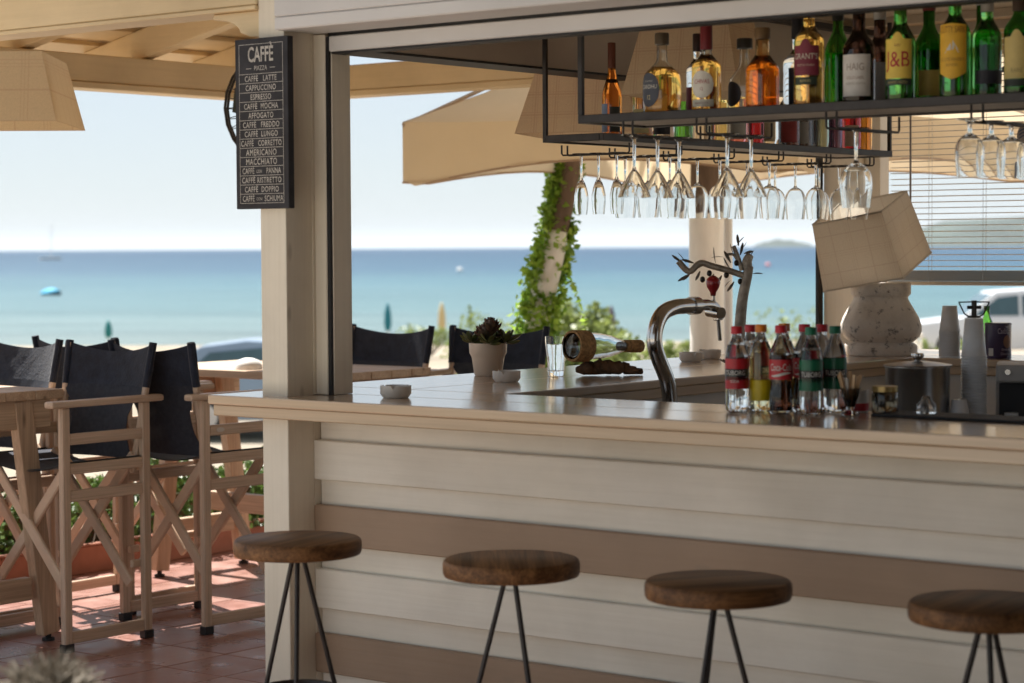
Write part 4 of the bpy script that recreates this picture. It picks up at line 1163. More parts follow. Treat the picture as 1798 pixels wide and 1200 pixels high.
for (r, z, ang, ln) in [(-.19, .35, 150, .9), (-.175, .345, 118, 1), (-.15, .345, 160, 1.15), (-.16, .315, 230, .9), (-.165, .31, 215, 1.0), (-.13, .32, 250, .8), (-.085, .31, 232, 1.0), (-.08, .345, 105, 1.25), (-.06, .305, 240, .8), (-.035, .33, 130, 1), (-.03, .345, 120, 1.1), (-.055, .365, 172, .9), (-.02, .37, 120, 1), (-.012, .40, 60, .9), (.0, .385, 40, .9), (.012, .375, 20, .7), (.03, .36, 75, .7), (.04, .31, 10, .8), (-.03, .29, 215, .7), (-.02, .285, 238, 1), (-.005, .40, 100, .9), (.0, .37, 75, 1)]:
    o = link('leaf', leaf_me, ol)
    d = (RGT * math.cos(R(ang)) + Vector((0, 0, math.sin(R(ang)))) + FWD * rl.uniform(-.4, .4)).normalized()
    o.matrix_local = Matrix.Translation(onl(r, z)) @ d.to_track_quat('Z', 'Y').to_matrix().to_4x4() @ Matrix.Rotation(rl.uniform(0, 3), 4, 'Z') @ Matrix.Diagonal((1, 1, ln, 1))
olive_me = MB().ball((0, 0, 0), .0095, 8, (1, 1, 1.2)).mesh('olive', oliv, smooth='all')
for r, z in ((-.122, .292), (-.10, .312), (-.045, .306), (.0, .285), (-.012, .345)):
    link('olive', olive_me, ol, onl(r, z))
m = MB()
for a in range(7): pleaf(m, onl(-.01, .012), (math.cos(a * .9), math.sin(a * .9), .18), .075, .035, .006)
m.lathe([(0, 0), (.04, 0), (.034, .018), (.02, .034), (0, .04)], 14).build('leafy_foot', bzl, ol, smooth=True)

# stone table lamp with leaning shade
um, N, L, B = newmat('distressed_stone')
v_ = coords(N, L)
f1 = noise(N, L, v_, 7, 8, .7); f2 = noise(N, L, v_, 22, 10, .78)
c = ramp(N, L, f1, [(.28, (.36, .32, .28)), (.42, (.62, .57, .51)), (.7, (.78, .73, .66))])
c = mixc(N, L, ramp(N, L, f2, [(.56, (0, 0, 0)), (.62, (.75,)*3)]), c, (.05, .045, .042))
L.new(c, B.inputs['Base Color']); B.inputs['Roughness'].default_value = .9
bump(N, L, f2, .5, .01, B)
lamp = thing('table_lamp', 'distressed stone urn lamp with leaning plaid shade on the back counter', 'lamp', (.525, 3.20, CT))
secs = [(.132, 0), (.136, .005), (.136, .038), (.128, .046), (.118, .052), (.128, .060), (.144, .076), (.152, .098), (.151, .122), (.141, .152), (.125, .182), (.109, .210), (.102, .225), (.102, .234), (.108, .240), (.112, .246), (.112, .285), (.107, .290)]
m = MB(); n = 32
for hw_, z in secs:
    for k_ in range(n):
        a = 2 * PI * k_ / n + YAW
        ca, sa = math.cos(a - YAW), math.sin(a - YAW)
        e = .42
        rx = math.copysign(abs(ca) ** e, ca) * hw_; ry = math.copysign(abs(sa) ** e, sa) * hw_
        m.v.append((rx * math.cos(YAW) - ry * math.sin(YAW), rx * math.sin(YAW) + ry * math.cos(YAW), z))
for i in range(len(secs) - 1):
    for k_ in range(n): m.f.append((i*n+k_, i*n+(k_+1)%n, (i+1)*n+(k_+1)%n, (i+1)*n+k_))
m.f.append(tuple(range(n))[::-1]); m.f.append(tuple((len(secs)-1)*n + k_ for k_ in range(n)))
m.build('urn', um, lamp, smooth=True)
MB().tube([(0, 0, .288), (0, 0, .298), (0, 0, .299), (0, 0, .36)], [.024, .024, .009, .009], 16).build('stem', plain('aged_brass', (.35, .27, .16), .4, .8), lamp, smooth=True)
PLD = plaid('plaid_linen', (.78, .69, .57), (.50, .36, .28), .15)
PLD2 = plaid('plaid_linen_warm', (.76, .57, .34), (.48, .22, .14), .17)
PLD3 = plaid('plaid_linen_fine', (.74, .58, .40), (.46, .22, .15), .075)
def shade(m, bot, top, h, t=.002):
    """four cloth sides of a square shade, base at z = 0"""
    b, p = bot / 2, top / 2
    cs = [(-1, -1), (1, -1), (1, 1), (-1, 1)]
    for i in range(4):
        (x0, y0), (x1, y1) = cs[i], cs[(i + 1) % 4]
        m.quad((x0*b, y0*b, 0), (x1*b, y1*b, 0), (x1*p, y1*p, h), (x0*p, y0*p, h), uv=[(i - b, 0), (i + b, 0), (i + p, h), (i - p, h)])
    return m
sh_m = shade(MB(), .345, .30, .275)
so = sh_m.build('shade', PLD, lamp, solid=False)
hem_m = MB()
for z_, w_ in ((.002, .345), (.273, .30)):
    q = w_ / 2
    for (a, b) in (((-q, -q), (q, -q)), ((q, -q), (q, q)), ((q, q), (-q, q)), ((-q, q), (-q, -q))): hem_m.bar((a[0], a[1], z_), (b[0], b[1], z_), .003, .007)
hem_m.build('rim_tape', colmat((.60, .52, .42), .9), so)
so.matrix_local = Matrix.Translation(Vector((0, 0, .460))+ RGT * -.048) @ Matrix.Rotation(R(17), 4, -FWD) @ Matrix.Rotation(R(9), 4, RGT) @ Matrix.Rotation(YAW + R(57), 4, 'Z') @ Matrix.Translation((0, 0, -.137))

def pendant(label, near, rz, bot, top, h, mat, cord_to=2.44, corner=True):
    t = thing('pendant_lamp', label, 'lamp', near, rz, 'plaid pendant lamps')
    shade(MB(), bot, top, h).build('shade', mat, t, solid=False)
    MB().tube([(0, 0, h - .01), (0, 0, cord_to - near[2])], .004, 6).build('cord', M['white'], t)
    m = MB(); p = top / 2 - .01
    for a, b in (((-p, 0), (p, 0)), ((0, -p), (0, p))): m.tube([(a[0], a[1], h - .008), (b[0], b[1], h - .008)], .003, 6)
    m.build('spider', M['steel_dark'], t)
    MB().ball((0, 0, h - .07), .03, 10, (1, 1, 1.3)).build('bulb', M['white'], t, smooth='all')
    return t
c0 = at(6.0, -.802 * 6.0 / 3.831 , 1.904) + FWD * .25 - RGT * .25
pendant('plaid pendant lamp hanging over the terrace at the top left', tuple(c0), YAW + R(2), .50, .41, .195, PLD2, 2.80)
pendant('plaid pendant lamp hanging behind the left end of the bottle shelves', tuple(at(8.15, .14 * 8.15 / 3.831 , 1.965)), YAW + R(-16), .46, .33, .235, PLD3)
pendant('plaid pendant lamp hanging behind the amber bottles inside the bar', tuple(at(7.25, .33 * 7.25 / 3.831, 2.045)), YAW + R(-24), .40, .285, .255, PLD3)

# ---------------------------------------------------------------- back-bar clutter
CUPM, N, L, B = newmat('cup_plastic')
B.inputs['Base Color'].default_value = (.78, .78, .78, 1); B.inputs['Roughness'].default_value = .25
L.new(ramp(N, L, noise(N, L, coords(N, L), 40, 2), [(.3, (.86, .86, .86)), (.7, (.92, .92, .92))]), B.inputs['Base Color'])
tr = N.new('ShaderNodeBsdfTransparent'); mx = N.new('ShaderNodeMixShader'); mx.inputs[0].default_value = .38
L.new(B.outputs[0], mx.inputs[1]); L.new(tr.outputs[0], mx.inputs[2]); L.new(mx.outputs[0], N['Material Output'].inputs[0])
def cup_stack(label, loc, n, r0, r1, h, step, up):
    """nested clear plastic cups; up=False stacks them mouth down"""
    t = thing('cup_stack', label, 'cups', loc)
    cupm = CUPM
    pr_ = [(0, 0), (r0, 0), (r0 + (r1 - r0) * .7, h * .7), (r0 + (r1 - r0) * .72, h * .72), (r1, h * .97), (r1 + .002, h * .975), (r1 + .0025, h), (r1 - .0005, h), (r0 - .001, .002), (0, .002)]
    if not up: pr_ = [(r, h - z) for r, z in pr_]
    me = MB().lathe(pr_, 22).mesh('cup', cupm, smooth='all')
    for k_ in range(n): link('cup', me, t, (random.uniform(-.0006, .0006), random.uniform(-.0006, .0006), k_ * step))
    return t
cup_stack('tall nested stack of clear plastic cups behind the counter, spiked holder on top', tuple(at(6.30, .812 * 6.30 / 3.831, .9405)), 36, .026, .036, .11, .0082, False)
cup_stack('shorter mouth-down stack of clear plastic cups on the back counter beside the urn', (.835, 3.19, CT), 20, .028, .040, .10, .0053, False)
cup_stack('small stack of clear plastic cups beside the steel pot', tuple(at(6.22, .787 * 6.22 / 3.831, .9405)), 14, .022, .031, .07, .0075, False)
ir = thing('iron_holder', 'little black iron basket holder on top of the tall cup stack', 'holder', tuple(at(6.30, .812 * 6.30 / 3.831, .9405 + 35 * .0082 + .1115)))
m = MB()
for s in (-1, 1):
    d = RGT * s
    m.tube([Vector((0, 0, .001)) + d * .012, d * .028 + Vector((0, 0, .012)), d * .043 + Vector((0, 0, .042)), d * .045 + Vector((0, 0, .045)), Vector((0, 0, .046))], .0022, 6)
m.tube([(0, 0, 0), (0, 0, .05)], .008, 8); m.tube([RGT * -.02 + Vector((0, 0, .03)), RGT * .02 + Vector((0, 0, .03))], .005, 8)
m.lathe([(0, 0), (.02, 0), (.018, .006), (0, .007)], 16)
m.build('wire', M['steel_dark'], ir, smooth=True)

pot_ = thing('steel_pot', 'brushed steel lidded pot standing behind the counter', 'pot', tuple(at(6.28, .713 * 6.28 / 3.831, .9405)))
MB().lathe([(0, 0), (.088, 0), (.092, .004), (.092, .252), (.094, .256), (.094, .262), (.089, .262), (.089, .008), (0, .006)], 48).build('body', M['brushed'], pot_, smooth=True)
lid = MB().lathe([(0, .271), (.03, .270), (.07, .266), (.098, .262), (.099, .265), (.07, .270), (.03, .275), (0, .276)], 48).build('lid', M['brushed'], pot_, smooth=True)
MB().lathe([(.009, .274), (.010, .279), (.016, .283), (.019, .292), (.017, .298), (0, .299)], 24).build('knob', M['chrome'], lid, smooth=True)

sg = thing('stick_glass', 'small glass holding wooden stirrers and sugar sticks on the counter', 'glass', (1.985, .395, CT))
MB().lathe([(0, 0), (.022, 0), (.023, .004), (.010, .012), (.012, .02), (.020, .045), (.026, .07), (.025, .07), (.018, .045), (0, .022)], 24).build('holder', M['glass'], sg, smooth=True)
rs = random.Random(9)
for i in range(9):
    a = i * 2 * PI / 9; tip = Vector((.03 * math.cos(a), .03 * math.sin(a), .105 + rs.uniform(-.01, .008)))
    MB().bar((.006 * math.cos(a), .006 * math.sin(a), .022), tip, .004, .009, (math.cos(a + .5), math.sin(a + .5), 0)).build('stick', colmat([(.55, .36, .2), (.7, .66, .6), (.6, .42, .25)][i % 3], .7), sg)
jar = thing('glass_jar', 'dark squat glass jar with brass lid beside the steel pot', 'jar', (2.04, .478, CT))
MB().lathe([(0, 0), (.03, 0), (.034, .004), (.035, .05), (.031, .06), (0, .06)], 28).build('jar', glassmat((.12, .10, .07)), jar, smooth='all')
MB().lathe([(.0312, .058), (.034, .058), (.034, .072), (0, .073)], 28).build('lid', plain('brass_lid', (.45, .32, .13), .35, .7), jar, smooth=True)
tag(MB().lathe([(0, 0), (.024, 0), (.026, .01), (.024, .03), (.012, .042), (.012, .05), (0, .052)], 20).build('glass_shaker', M['glass'], None, 'all', loc=(2.165, .47, CT)), 'tiny clear glass shaker on the dark bar mat', 'shaker')
can = thing('sugar_can', 'small white and red can behind the stirrer glass', 'can', (1.955, .49, CT))
MB().lathe([(0, 0), (.026, 0), (.027, .003), (.027, .06), (0, .061)], 24).build('can', M['white'], can, smooth=True)
arc_patch(MB(), .0274, 0, PI * .999, lambda u: .004, lambda u: .024, 30).build('red_band', colmat((.5, .03, .04)), can, solid=False)
tag(MB().box(-.28, .28, -.07, .07, 0, .007).build('bar_mat', plain('rubber_mat', (.015, .015, .016), .55, 0, .5, .2, 60, .6), None, bevel=.002, loc=(2.335, .445, CT)), 'black rubber bar mat lying on the counter at the right', 'bar mat')
tin = thing('cocoa_tin', 'round dark purple cocoa tin on the back counter', 'tin', (1.037, 3.20, CT))
MB().lathe([(0, 0), (.05, 0), (.051, .003), (.051, .128), (.0525, .129), (.0525, .133), (.049, .137), (0, .137)], 40).build('tin', plain('purple_tin', (.035, .015, .06), .35, 0, .5, .08, coat=.3), tin, smooth=True)
ph = math.atan2(CAM.y - 3.2, CAM.x - 1.037)
m = MB(); wrap_text(m, 'Cadbury', .030, .0516, ph + .55, .105, .06); m.build('lettering', colmat((.55, .5, .58)), tin, solid=False)
m = MB(); wrap_text(m, 'Drinking', .014, .0516, ph + .65, .035, .05); wrap_text(m, 'Chocolate', .014, .0516, ph + .65, .018, .05); m.build('lettering', colmat((.55, .5, .58)), tin, solid=False)
arc_patch(MB(), .0515, ph + .75, .35, lambda u: .065 - .025 * math.sqrt(max(0, 1 - u*u)), lambda u: .065 + .025 * math.sqrt(max(0, 1 - u*u))).build('cup_print', colmat((.30, .16, .10)), tin, solid=False)
arc_patch(MB(), .0515, ph - .55, .2, lambda u: .01, lambda u: .04).build('barcode', colmat((.6, .58, .55)), tin, solid=False)
cm = thing('coffee_grinder', 'grey counter coffee machine with black recess at the right picture edge', 'coffee machine', tuple(at(6.3, .885 * 6.3 / 3.831, .9405)), YAW + R(-14))
gbz = plain('machine_grey', (.36, .33, .30), .4, 0, .5, .06)
MB().box(-.055, .11, -.02, .15, 0, .265).build('body', gbz, cm, bevel=.008, seg=2)
MB().box(-.05, .105, -.075, -.021, .215, .265).build('head', gbz, cm, bevel=.006, seg=2)
MB().box(-.052, .107, -.075, -.021, 0, .045).build('drip_tray', gbz, cm, bevel=.005)
MB().box(-.045, .10, -.0245, -.0205, .05, .21).build('recess', M['black'], cm)
MB().lathe([(0, 0), (.02, 0), (.028, .01), (.022, .02), (.018, .05), (.02, .08), (0, .08)], 20, (-.01, -.048, .046)).build('tamper', M['white'], cm, smooth=True)
MB().tube([(-.02, -.078, .245), (-.02, -.083, .245)], .008, 12).build('button', M['chrome'], cm, smooth=True)
db = thing('pastry_box', 'clear acrylic box of brown biscuits at the right edge of the back counter', 'display box', (1.26, 3.22, CT))
m = MB(); m.box(-.06, .14, -.08, .08, 0, .004); m.box(-.06, -.056, -.08, .08, .0045, .30); m.box(.136, .14, -.08, .08, .0045, .30); m.box(-.0555, .1355, .076, .08, .0045, .30); m.box(-.0555, .1355, -.08, -.076, .0045, .30); m.box(-.0555, .1355, -.0755, .0755, .15, .153)
m.build('acrylic', glass('acrylic', (.95, .96, .96), 1.3), db)
for i in range(8):
    MB().ball((-.03 + .05 * (i % 3), -.03 + .03 * (i % 2), .026 + .035 * (i // 3)), .024, 8, (1, 1, .6)).build('biscuit', plain('biscuit', (.28, .13, .05), .9, 0, .2, .3, 40, .4) if i == 0 else bpy.data.materials['biscuit'], db, smooth='all')
tag(MB().lathe([(0, 0), (.03, 0), (.031, .004), (.031, .12), (.012, .16), (.012, .2), (0, .2)], 24).build('green_bottle', glassmat((.12, .5, .1)), None, 'all', loc=(.965, 3.25, CT)), 'green bottle behind the tall cup stack on the back counter', 'bottle')
bw = thing('fruit_tray', 'tray of orange and blue straws under the counter edge by the tap', 'tray', tuple(at(6.45, .345 * 6.45 / 3.831, .9405)))
MB().box(-.09, .09, -.05, .05, 0, .008).build('tray', M['brushed'], bw, bevel=.002)
for i in range(7):
    MB().tube([(-.08 + .02 * i, -.04, .10 + .004 * (i % 3)), (-.06 + .02 * i, .04, .11)], .011, 8).build('roll', colmat([(.6, .22, .03), (.03, .2, .3), (.5, .2, .05)][i % 3]), bw, smooth=True)
MB().box(-.085, .085, -.045, .045, .0085, .092).build('box', colmat((.08, .06, .05)), bw)

# ---------------------------------------------------------------- venetian blind in the back window
bl = thing('venetian_blind', 'pale venetian blind half lowered over the back window', 'blind', (.44, 3.44, 2.44))
slatm = plain('blind_slat', (.66, .58, .47), .5, 0, .4, .06)
slat_me = MB().add([(0, -.0125, 0), (2.6, -.0125, 0), (2.6, 0, .0022), (0, 0, .0022), (2.6, .0125, 0), (0, .0125, 0), (0, -.0125, -.0008), (2.6, -.0125, -.0008), (2.6, 0, .0014), (0, 0, .0014), (2.6, .0125, -.0008), (0, .0125, -.0008)],
                   [(0, 1, 2, 3), (3, 2, 4, 5), (9, 8, 7, 6), (11, 10, 8, 9), (0, 6, 7, 1), (5, 4, 10, 11)]).mesh('slat', slatm)
z = 1.462
while z < 2.40:
    o = link('slat', slat_me, bl, (0, 0, z - 2.44)); o.rotation_euler = (R(random.uniform(-5, -1)), 0, random.uniform(-.0008, .0008)); z += .0238
for k_ in range(13):
    o = link('slat', slat_me, bl, (random.uniform(-.003, .003), random.uniform(-.001, .001), 1.404 - 2.44 + k_ * .0034))
MB().box(-.004, 2.6, -.014, .014, 1.386 - 2.44, 1.402 - 2.44).build('bottom_rail', slatm, bl, bevel=.003)
MB().box(-.004, 2.6, -.02, .02, -.035, 0).build('head_rail', slatm, bl, bevel=.003)
for xx in (.18, .42, .95, 1.5):
    for yy in (-.0135, .0135): MB().tube([(xx, yy, -.036), (xx, yy, 1.386 - 2.44)], .0009, 5).build('cord', M['white'], bl)
MB().tube([(.105, -.03, -.03), (.105, -.03, 1.68 - 2.44)], .0045, 8).build('tilt_wand', plain('wand', (.35, .30, .27), .3, 0, .5), bl, smooth=True)
# painted fish and round badges hung on the blind
fish = thing('fish_plaque', 'painted blue and grey wooden fish hung on the blind above the bottles', 'plaque', (1.015, 3.405, 2.26))
fp = [(-.09, -.02), (-.03, .004), (.03, .022), (.09, .03), (.10, .022), (.05, .008), (.0, -.006), (-.03, -.03), (-.085, -.03)]
MB().prism(fp, 0, .012, lambda u, v, d: (u, d, v)).build('body', colmat((.09, .11, .2)), fish)
MB().prism([(-.03, -.012), (.06, .006), (.11, .0), (.10, -.02), (.03, -.026)], -.004, .008, lambda u, v, d: (u, d, v)).build('belly', colmat((.42, .38, .34)), fish)
for (x, z_, r_, c_, lab) in [(1.055, 1.975, .052, (.42, .40, .40), 'round badge with a blue wave drawing hung on the blind'), (1.06, 1.84, .035, (.16, .18, .26), 'small dark round badge under the wave badge on the blind')]:
    b = thing('round_badge', lab, 'badge', (x, 3.41, z_))
    MB().prism([(r_ * .82 * math.cos(t * PI / 16), r_ * math.sin(t * PI / 16)) for t in range(32)], 0, .006, lambda u, v, d: (u, d, v)).build('disc', colmat(c_), b)
    for k_ in range(3):
        m = MB(); m.tube([(-r_ * .6 + r_ * .12 * i, -.001, r_ * .35 - k_ * r_ * .25 + .2 * r_ * math.sin(i * .5)) for i in range(11)], .0022, 5); m.build('wave', colmat((.08, .12, .25)), b)

# ---------------------------------------------------------------- fan on the far beam
fan = thing('wall_fan', 'black wire guard fan hung from the pergola behind the menu board', 'fan', tuple(at(9.3, -.394 * 9.3 / 3.831, 2.148)), YAW + R(-6))
FS = Matrix.Diagonal((1.38, 1.1, 1.38, 1))
m = MB()
for r_, y_ in ((.19, 0), (.187, .03), (.13, -.05), (.07, -.062)):
    m.tube([(r_ * math.cos(R(t * 15)), y_, r_ * math.sin(R(t * 15))) for t in range(25)], .0045 if r_ > .18 else .002, 6)
for t in range(36):
    a = R(t * 10); m.tube([(.02 * math.cos(a), -.066, .02 * math.sin(a)), (.10 * math.cos(a), -.058, .10 * math.sin(a)), (.16 * math.cos(a), -.035, .16 * math.sin(a)), (.19 * math.cos(a), 0, .19 * math.sin(a)), (.16 * math.cos(a), .06, .16 * math.sin(a)), (.06 * math.cos(a), .09, .06 * math.sin(a))], .0014, 4)
m.xf(FS).build('guard', M['steel_dark'], fan, smooth=True)
for k_ in range(3):
    a = R(120 * k_ + 170); u_ = Vector((math.cos(a), 0, math.sin(a))); w_ = Vector((-math.sin(a), .35, math.cos(a)))
    MB().add([u_ * .03 - w_ * .02, u_ * .10 - w_ * .05, u_ * .165 - w_ * .035, u_ * .165 + w_ * .04, u_ * .08 + w_ * .05, u_ * .03 + w_ * .02], [(0, 1, 2, 3, 4, 5)]).xf(FS).build('blade', colmat((.03, .035, .02)), fan, solid=False)
MB().tube([(0, -.03, 0), (0, .14, 0)], .045, 16).build('motor', M['steel_dark'], fan, smooth=True)
MB().tube([(0, .12, 0), (0, .14, .12), (0, .14, .27)], .014, 8).build('bracket', M['steel_dark'], fan, smooth=True)

# ---------------------------------------------------------------- planting
def leaf_cloud(m, pts, size, rn, up=.3):
    for p in pts:
        p = Vector(p)
        n_ = Vector((rn.gauss(0, 1), rn.gauss(0, 1), rn.gauss(up, 1))).normalized()
        s_ = n_.cross(Vector((rn.gauss(0, 1), rn.gauss(0, 1), rn.gauss(0, 1)))).normalized(); t_ = n_.cross(s_)
        z_ = size * rn.uniform(.6, 1.3)
        m.add([p - s_ * z_ * .5, p - t_ * z_ * .32 + n_ * z_ * .08, p + s_ * z_ * .5, p + t_ * z_ * .32 + n_ * z_ * .08], [(0, 1, 2, 3)])
    return m
hedge_m = leafmat('hedge_leaf', (.035, .075, .015), (.13, .20, .04)); ivy_m = leafmat('ivy_leaf', (.10, .22, .025), (.46, .62, .09), .55)
bush_m = leafmat('bush_leaf', (.12, .16, .04), (.34, .40, .12)); bark = plain('bark', (.17, .12, .09), .95, 0, .2, .35, 9, .8, (1, 1, .25))
lime = plain('limewash', (.84, .81, .77), .9, 0, .2, .14, 6, .5, (1, 1, .3))
plnt = thing('planter', 'low terracotta planter with pale rim along the terrace edge', 'planter', (-3.45, 2.0, 0))
MB().box(.17, .20, -3.6, 2.2, 0, .13).build('front_wall', M['terracotta'], plnt, bevel=.004)
MB().box(.16, .205, -3.6, 2.2, .1305, .142).build('rim', M['terracotta'], plnt, bevel=.004)
MB().box(-.30, -.27, -3.6, 2.2, -.3, .26).build('back_wall', M['terracotta'], plnt, bevel=.004)
MB().box(-.32, -.25, -3.6, 2.2, .2605, .285).build('rim', M['white'], plnt, bevel=.004)
MB().box(-.2695, .1695, -3.6, 2.2, -.2, .09).build('soil', bpy.data.materials['soil'], plnt)
rn = random.Random(21)
for i in range(11):
    y = 2.0 - 2.6 + i * .45
    b = thing('hedge_shrub', ['leafy green shrub in the planter, %s from the left' % w for w in ('first', 'second', 'third', 'fourth', 'fifth', 'sixth', 'seventh', 'eighth', 'ninth', 'tenth', 'eleventh')][i], 'shrub', (-3.50 + rn.uniform(-.03, .03), y, .09), 0, 'shrubs in the terracotta planter')
    ps = []
    hh = rn.uniform(.24, .38)
    for k_ in range(800):
        a, e, q = rn.uniform(0, 2 * PI), rn.uniform(-.3, 1.5), rn.uniform(.45, 1.05) ** .6
        ps.append((.04 + .27 * q * math.cos(a) * math.cos(e), .30 * q * math.sin(a) * math.cos(e), .03 + hh * q * max(0, math.sin(e) + .18)))
    leaf_cloud(MB(), ps, .045, rn).build('foliage', hedge_m, b, smooth='all', solid=False)
    m = MB()
    for k_ in range(5): m.tube([(0, 0, -.05), (rn.uniform(-.1, .1), rn.uniform(-.15, .15), .2)], .006, 5)
    m.build('stem', bark, b)
# ivy-grown leaning trunk and the limewashed one
tr_ = thing('ivy_tree_trunk', 'leaning bare trunk wrapped in bright green ivy seen through the bar', 'tree', tuple(at(12.0, .02 * 12 / 3.831, ground_z(12))))
T0 = Vector(tr_.location)
def tp(px_, py_): return at(12.0, (px_ - 899) / 1000 * 12 / 3.831, 1.55 + (434.6 - py_) / 3831 * 12) - T0
path = [tp(905, 900), tp(922, 700), tp(938, 600), tp(958, 500), tp(978, 410), tp(990, 350), tp(1000, 290), tp(1012, 180), tp(1020, 60)]
MB().tube(arc(path[:6], 4), [.085] * 8 + [.072] * 8 + [.06] * 5, 14).build('limewashed_trunk', lime, tr_, smooth=True)
MB().tube(arc([path[4] + Vector((0, 0, .015)), path[5], path[6], path[7], path[8]], 4), .066, 14).build('trunk', bark, tr_, smooth=True)
rn = random.Random(33); ps = []
pp = arc(path[:7], 10)
for k_ in range(4600):
    t = rn.random() ** .8 ; i = min(int(t * (len(pp) - 1)), len(pp) - 2); p = pp[i].lerp(pp[i+1], rn.random())
    a = rn.uniform(0, 2 * PI); side = math.cos(a)
    f_ = i / len(pp)
    near_ = math.sin(a) < -.2
    if near_ and f_ > .45 and side > -.45 and rn.random() < .9: continue       # the pale trunk shows through on the near side
    if f_ > .7 and side > -.2 and rn.random() < .8: continue
    rr_ = (.088 - .03 * f_) + abs(rn.gauss(0, .03)) * (1.5 - f_)
    ps.append(p + (RGT * math.cos(a) + FWD * math.sin(a)) * rr_ + Vector((0, 0, rn.gauss(0, .03))))
for k_ in range(3):
    base = pp[rn.randint(8, 30)]; d_ = RGT * rn.choice((-1, 1))
    for q in range(26): ps.append(base + d_ * (.12 + .10 * math.sin(q / 25 * 2.2)) + Vector((0, 0, .1 - q * .018)) + FWD * rn.uniform(-.1, .1))
leaf_cloud(MB(), ps, .048, rn, .5).build('ivy', ivy_m, tr_, smooth='all', solid=False)
def shade_crown(t, c, rad, n, seed, limbs_from):
    rn = random.Random(seed); c = Vector(c); ps = []
    m = MB()
    for k_ in range(16):
        a = rn.uniform(0, 2 * PI); q = c + Vector((math.cos(a) * rad * rn.uniform(.3, .95), math.sin(a) * rad * rn.uniform(.3, .95), rn.uniform(-.35, .6)))
        m.tube(arc([limbs_from, limbs_from.lerp(q, .5) + Vector((0, 0, .2)), q], 4), [.05 - .005 * i for i in range(9)], 6)
        for _ in range(n // 16):
            ps.append(q + Vector((rn.gauss(0, .3), rn.gauss(0, .3), rn.gauss(0, .18))))
    m.build('limb', bark, t, smooth=True)
    leaf_cloud(MB(), ps, .20, rn, .6).build('shade_crown', hedge_m, t, smooth='all', solid=False)
shade_crown(tr_, Vector((-3.3, 4.65, 5.0)) - T0, 1.3, 9000, 71, path[8])  # foliage out of view, placed and sized to shade the parasol
wp = thing('log_post', 'pale limewashed upright log post standing beyond the beer tap', 'post', tuple(at(12.2, .346 * 12.2 / 3.831, ground_z(12))))
rn = random.Random(2)
zz = [0, .4, .8, 1.2, 1.6, 2.0, 2.3]
MB().tube([(rn.uniform(-.012, .012), rn.uniform(-.012, .012), z_) for z_ in zz], [.125, .118, .113, .112, .108, .107, .106], 18).build('limewashed_log', lime, wp, smooth=True)
MB().tube([(0, 0, 2.301), (.0, .0, 2.6), (.02, .01, 2.9), (.03, .02, 3.3)], [.104, .10, .10, .095], 18).build('bare_top', bark, wp, smooth=True)
def bush(label, s, r, w, h, n, seed, size=.09):
    rn = random.Random(seed); b = thing('bush', label, 'bush', tuple(at(s, r, ground_z(s) - .02)), 0, 'bushes between terrace and beach')
    ps = []
    lobes = [(rn.uniform(-.7, .7) * w, rn.uniform(-.3, .3) * w, rn.uniform(.35, .75) * h, rn.uniform(.3, .55) * w) for _ in range(9)]
    for k_ in range(n):
        x_, y_, z_, q = rn.choice(lobes); a, e = rn.uniform(0, 2 * PI), rn.uniform(-1, 1.57); u_ = rn.uniform(.6, 1.08)
        ps.append((x_ + q * u_ * math.cos(a) * math.cos(e), y_ + q * u_ * math.sin(a) * math.cos(e), max(.03, z_ + h * .35 * u_ * math.sin(e))))
    leaf_cloud(MB(), ps, size, rn, .5).build('foliage', bush_m, b, smooth='all', solid=False)
    m = MB()
    for x_, y_, z_, q in lobes: m.tube([(x_ * .2, y_ * .2, 0), (x_ * .7, y_ * .7, z_ * .6), (x_, y_, z_)], [.03, .02, .008], 6)
    m.build('stem', bark, b, smooth=True)
bush('broad green bush behind the corked bottle', 27, .170 * 27 / 3.831, 1.0, 2.0, 7000, 1)
bush('low yellow-green bush right of the broad one', 30, .26 * 30 / 3.831, .8, 1.6, 4000, 2)
bush('dry bush behind the far black chair', 34, -.03 * 34 / 3.831, 1.0, 1.75, 1500, 3)
bush('dark scrubby bush on the beach between the chairs', 62, -.15 * 62 / 3.831, .9, .8, 700, 4, .12)
bush('sparse leafless looking bush behind the soda bottles', 48, .485 * 48 / 3.831, 1.0, 1.45, 300, 5, .12)
bush('small green bush beneath the white car', 40, .755 * 40 / 3.831, .8, 1.1, 900, 6, .1)
# shaggy dry plant close to the camera at the lower left
fz = thing('dry_grass_tuft', 'blurred shaggy grey-brown dried plant in the bottom left corner', 'dried plant', tuple(at(3.6, -.82 * 3.6 / 3.831, .0)))
rn = random.Random(5); m = MB()
top = 1.55 - .750 * 3.6 / 3.831
for k_ in range(560):
    a = rn.uniform(0, 2 * PI); e = rn.uniform(.1, 1.5); ln = rn.uniform(.05, .10)
    d_ = Vector((math.cos(a) * math.cos(e), math.sin(a) * math.cos(e), math.sin(e)))
    b_ = Vector((rn.gauss(0, .02), rn.gauss(0, .02), top - .045))
    m.tube([b_, b_ + d_ * ln * .6, b_ + d_ * ln + Vector((0, 0, -.012))], [.0035, .003, .001], 4)
m.build('plume', plain('dry_plume', (.26, .23, .19), .95, 0, .1, .45, 50), fz)
MB().tube([(0, 0, .16), (.003, 0, .4), (0, 0, top - .03)], [.006, .005, .006], 6).build('stem', bark, fz)
MB().lathe([(0, 0), (.09, 0), (.12, .16), (.11, .2), (.10, .2), (.105, .16), (0, .15)], 24).build('pot', M['terracotta'], fz, smooth=True)

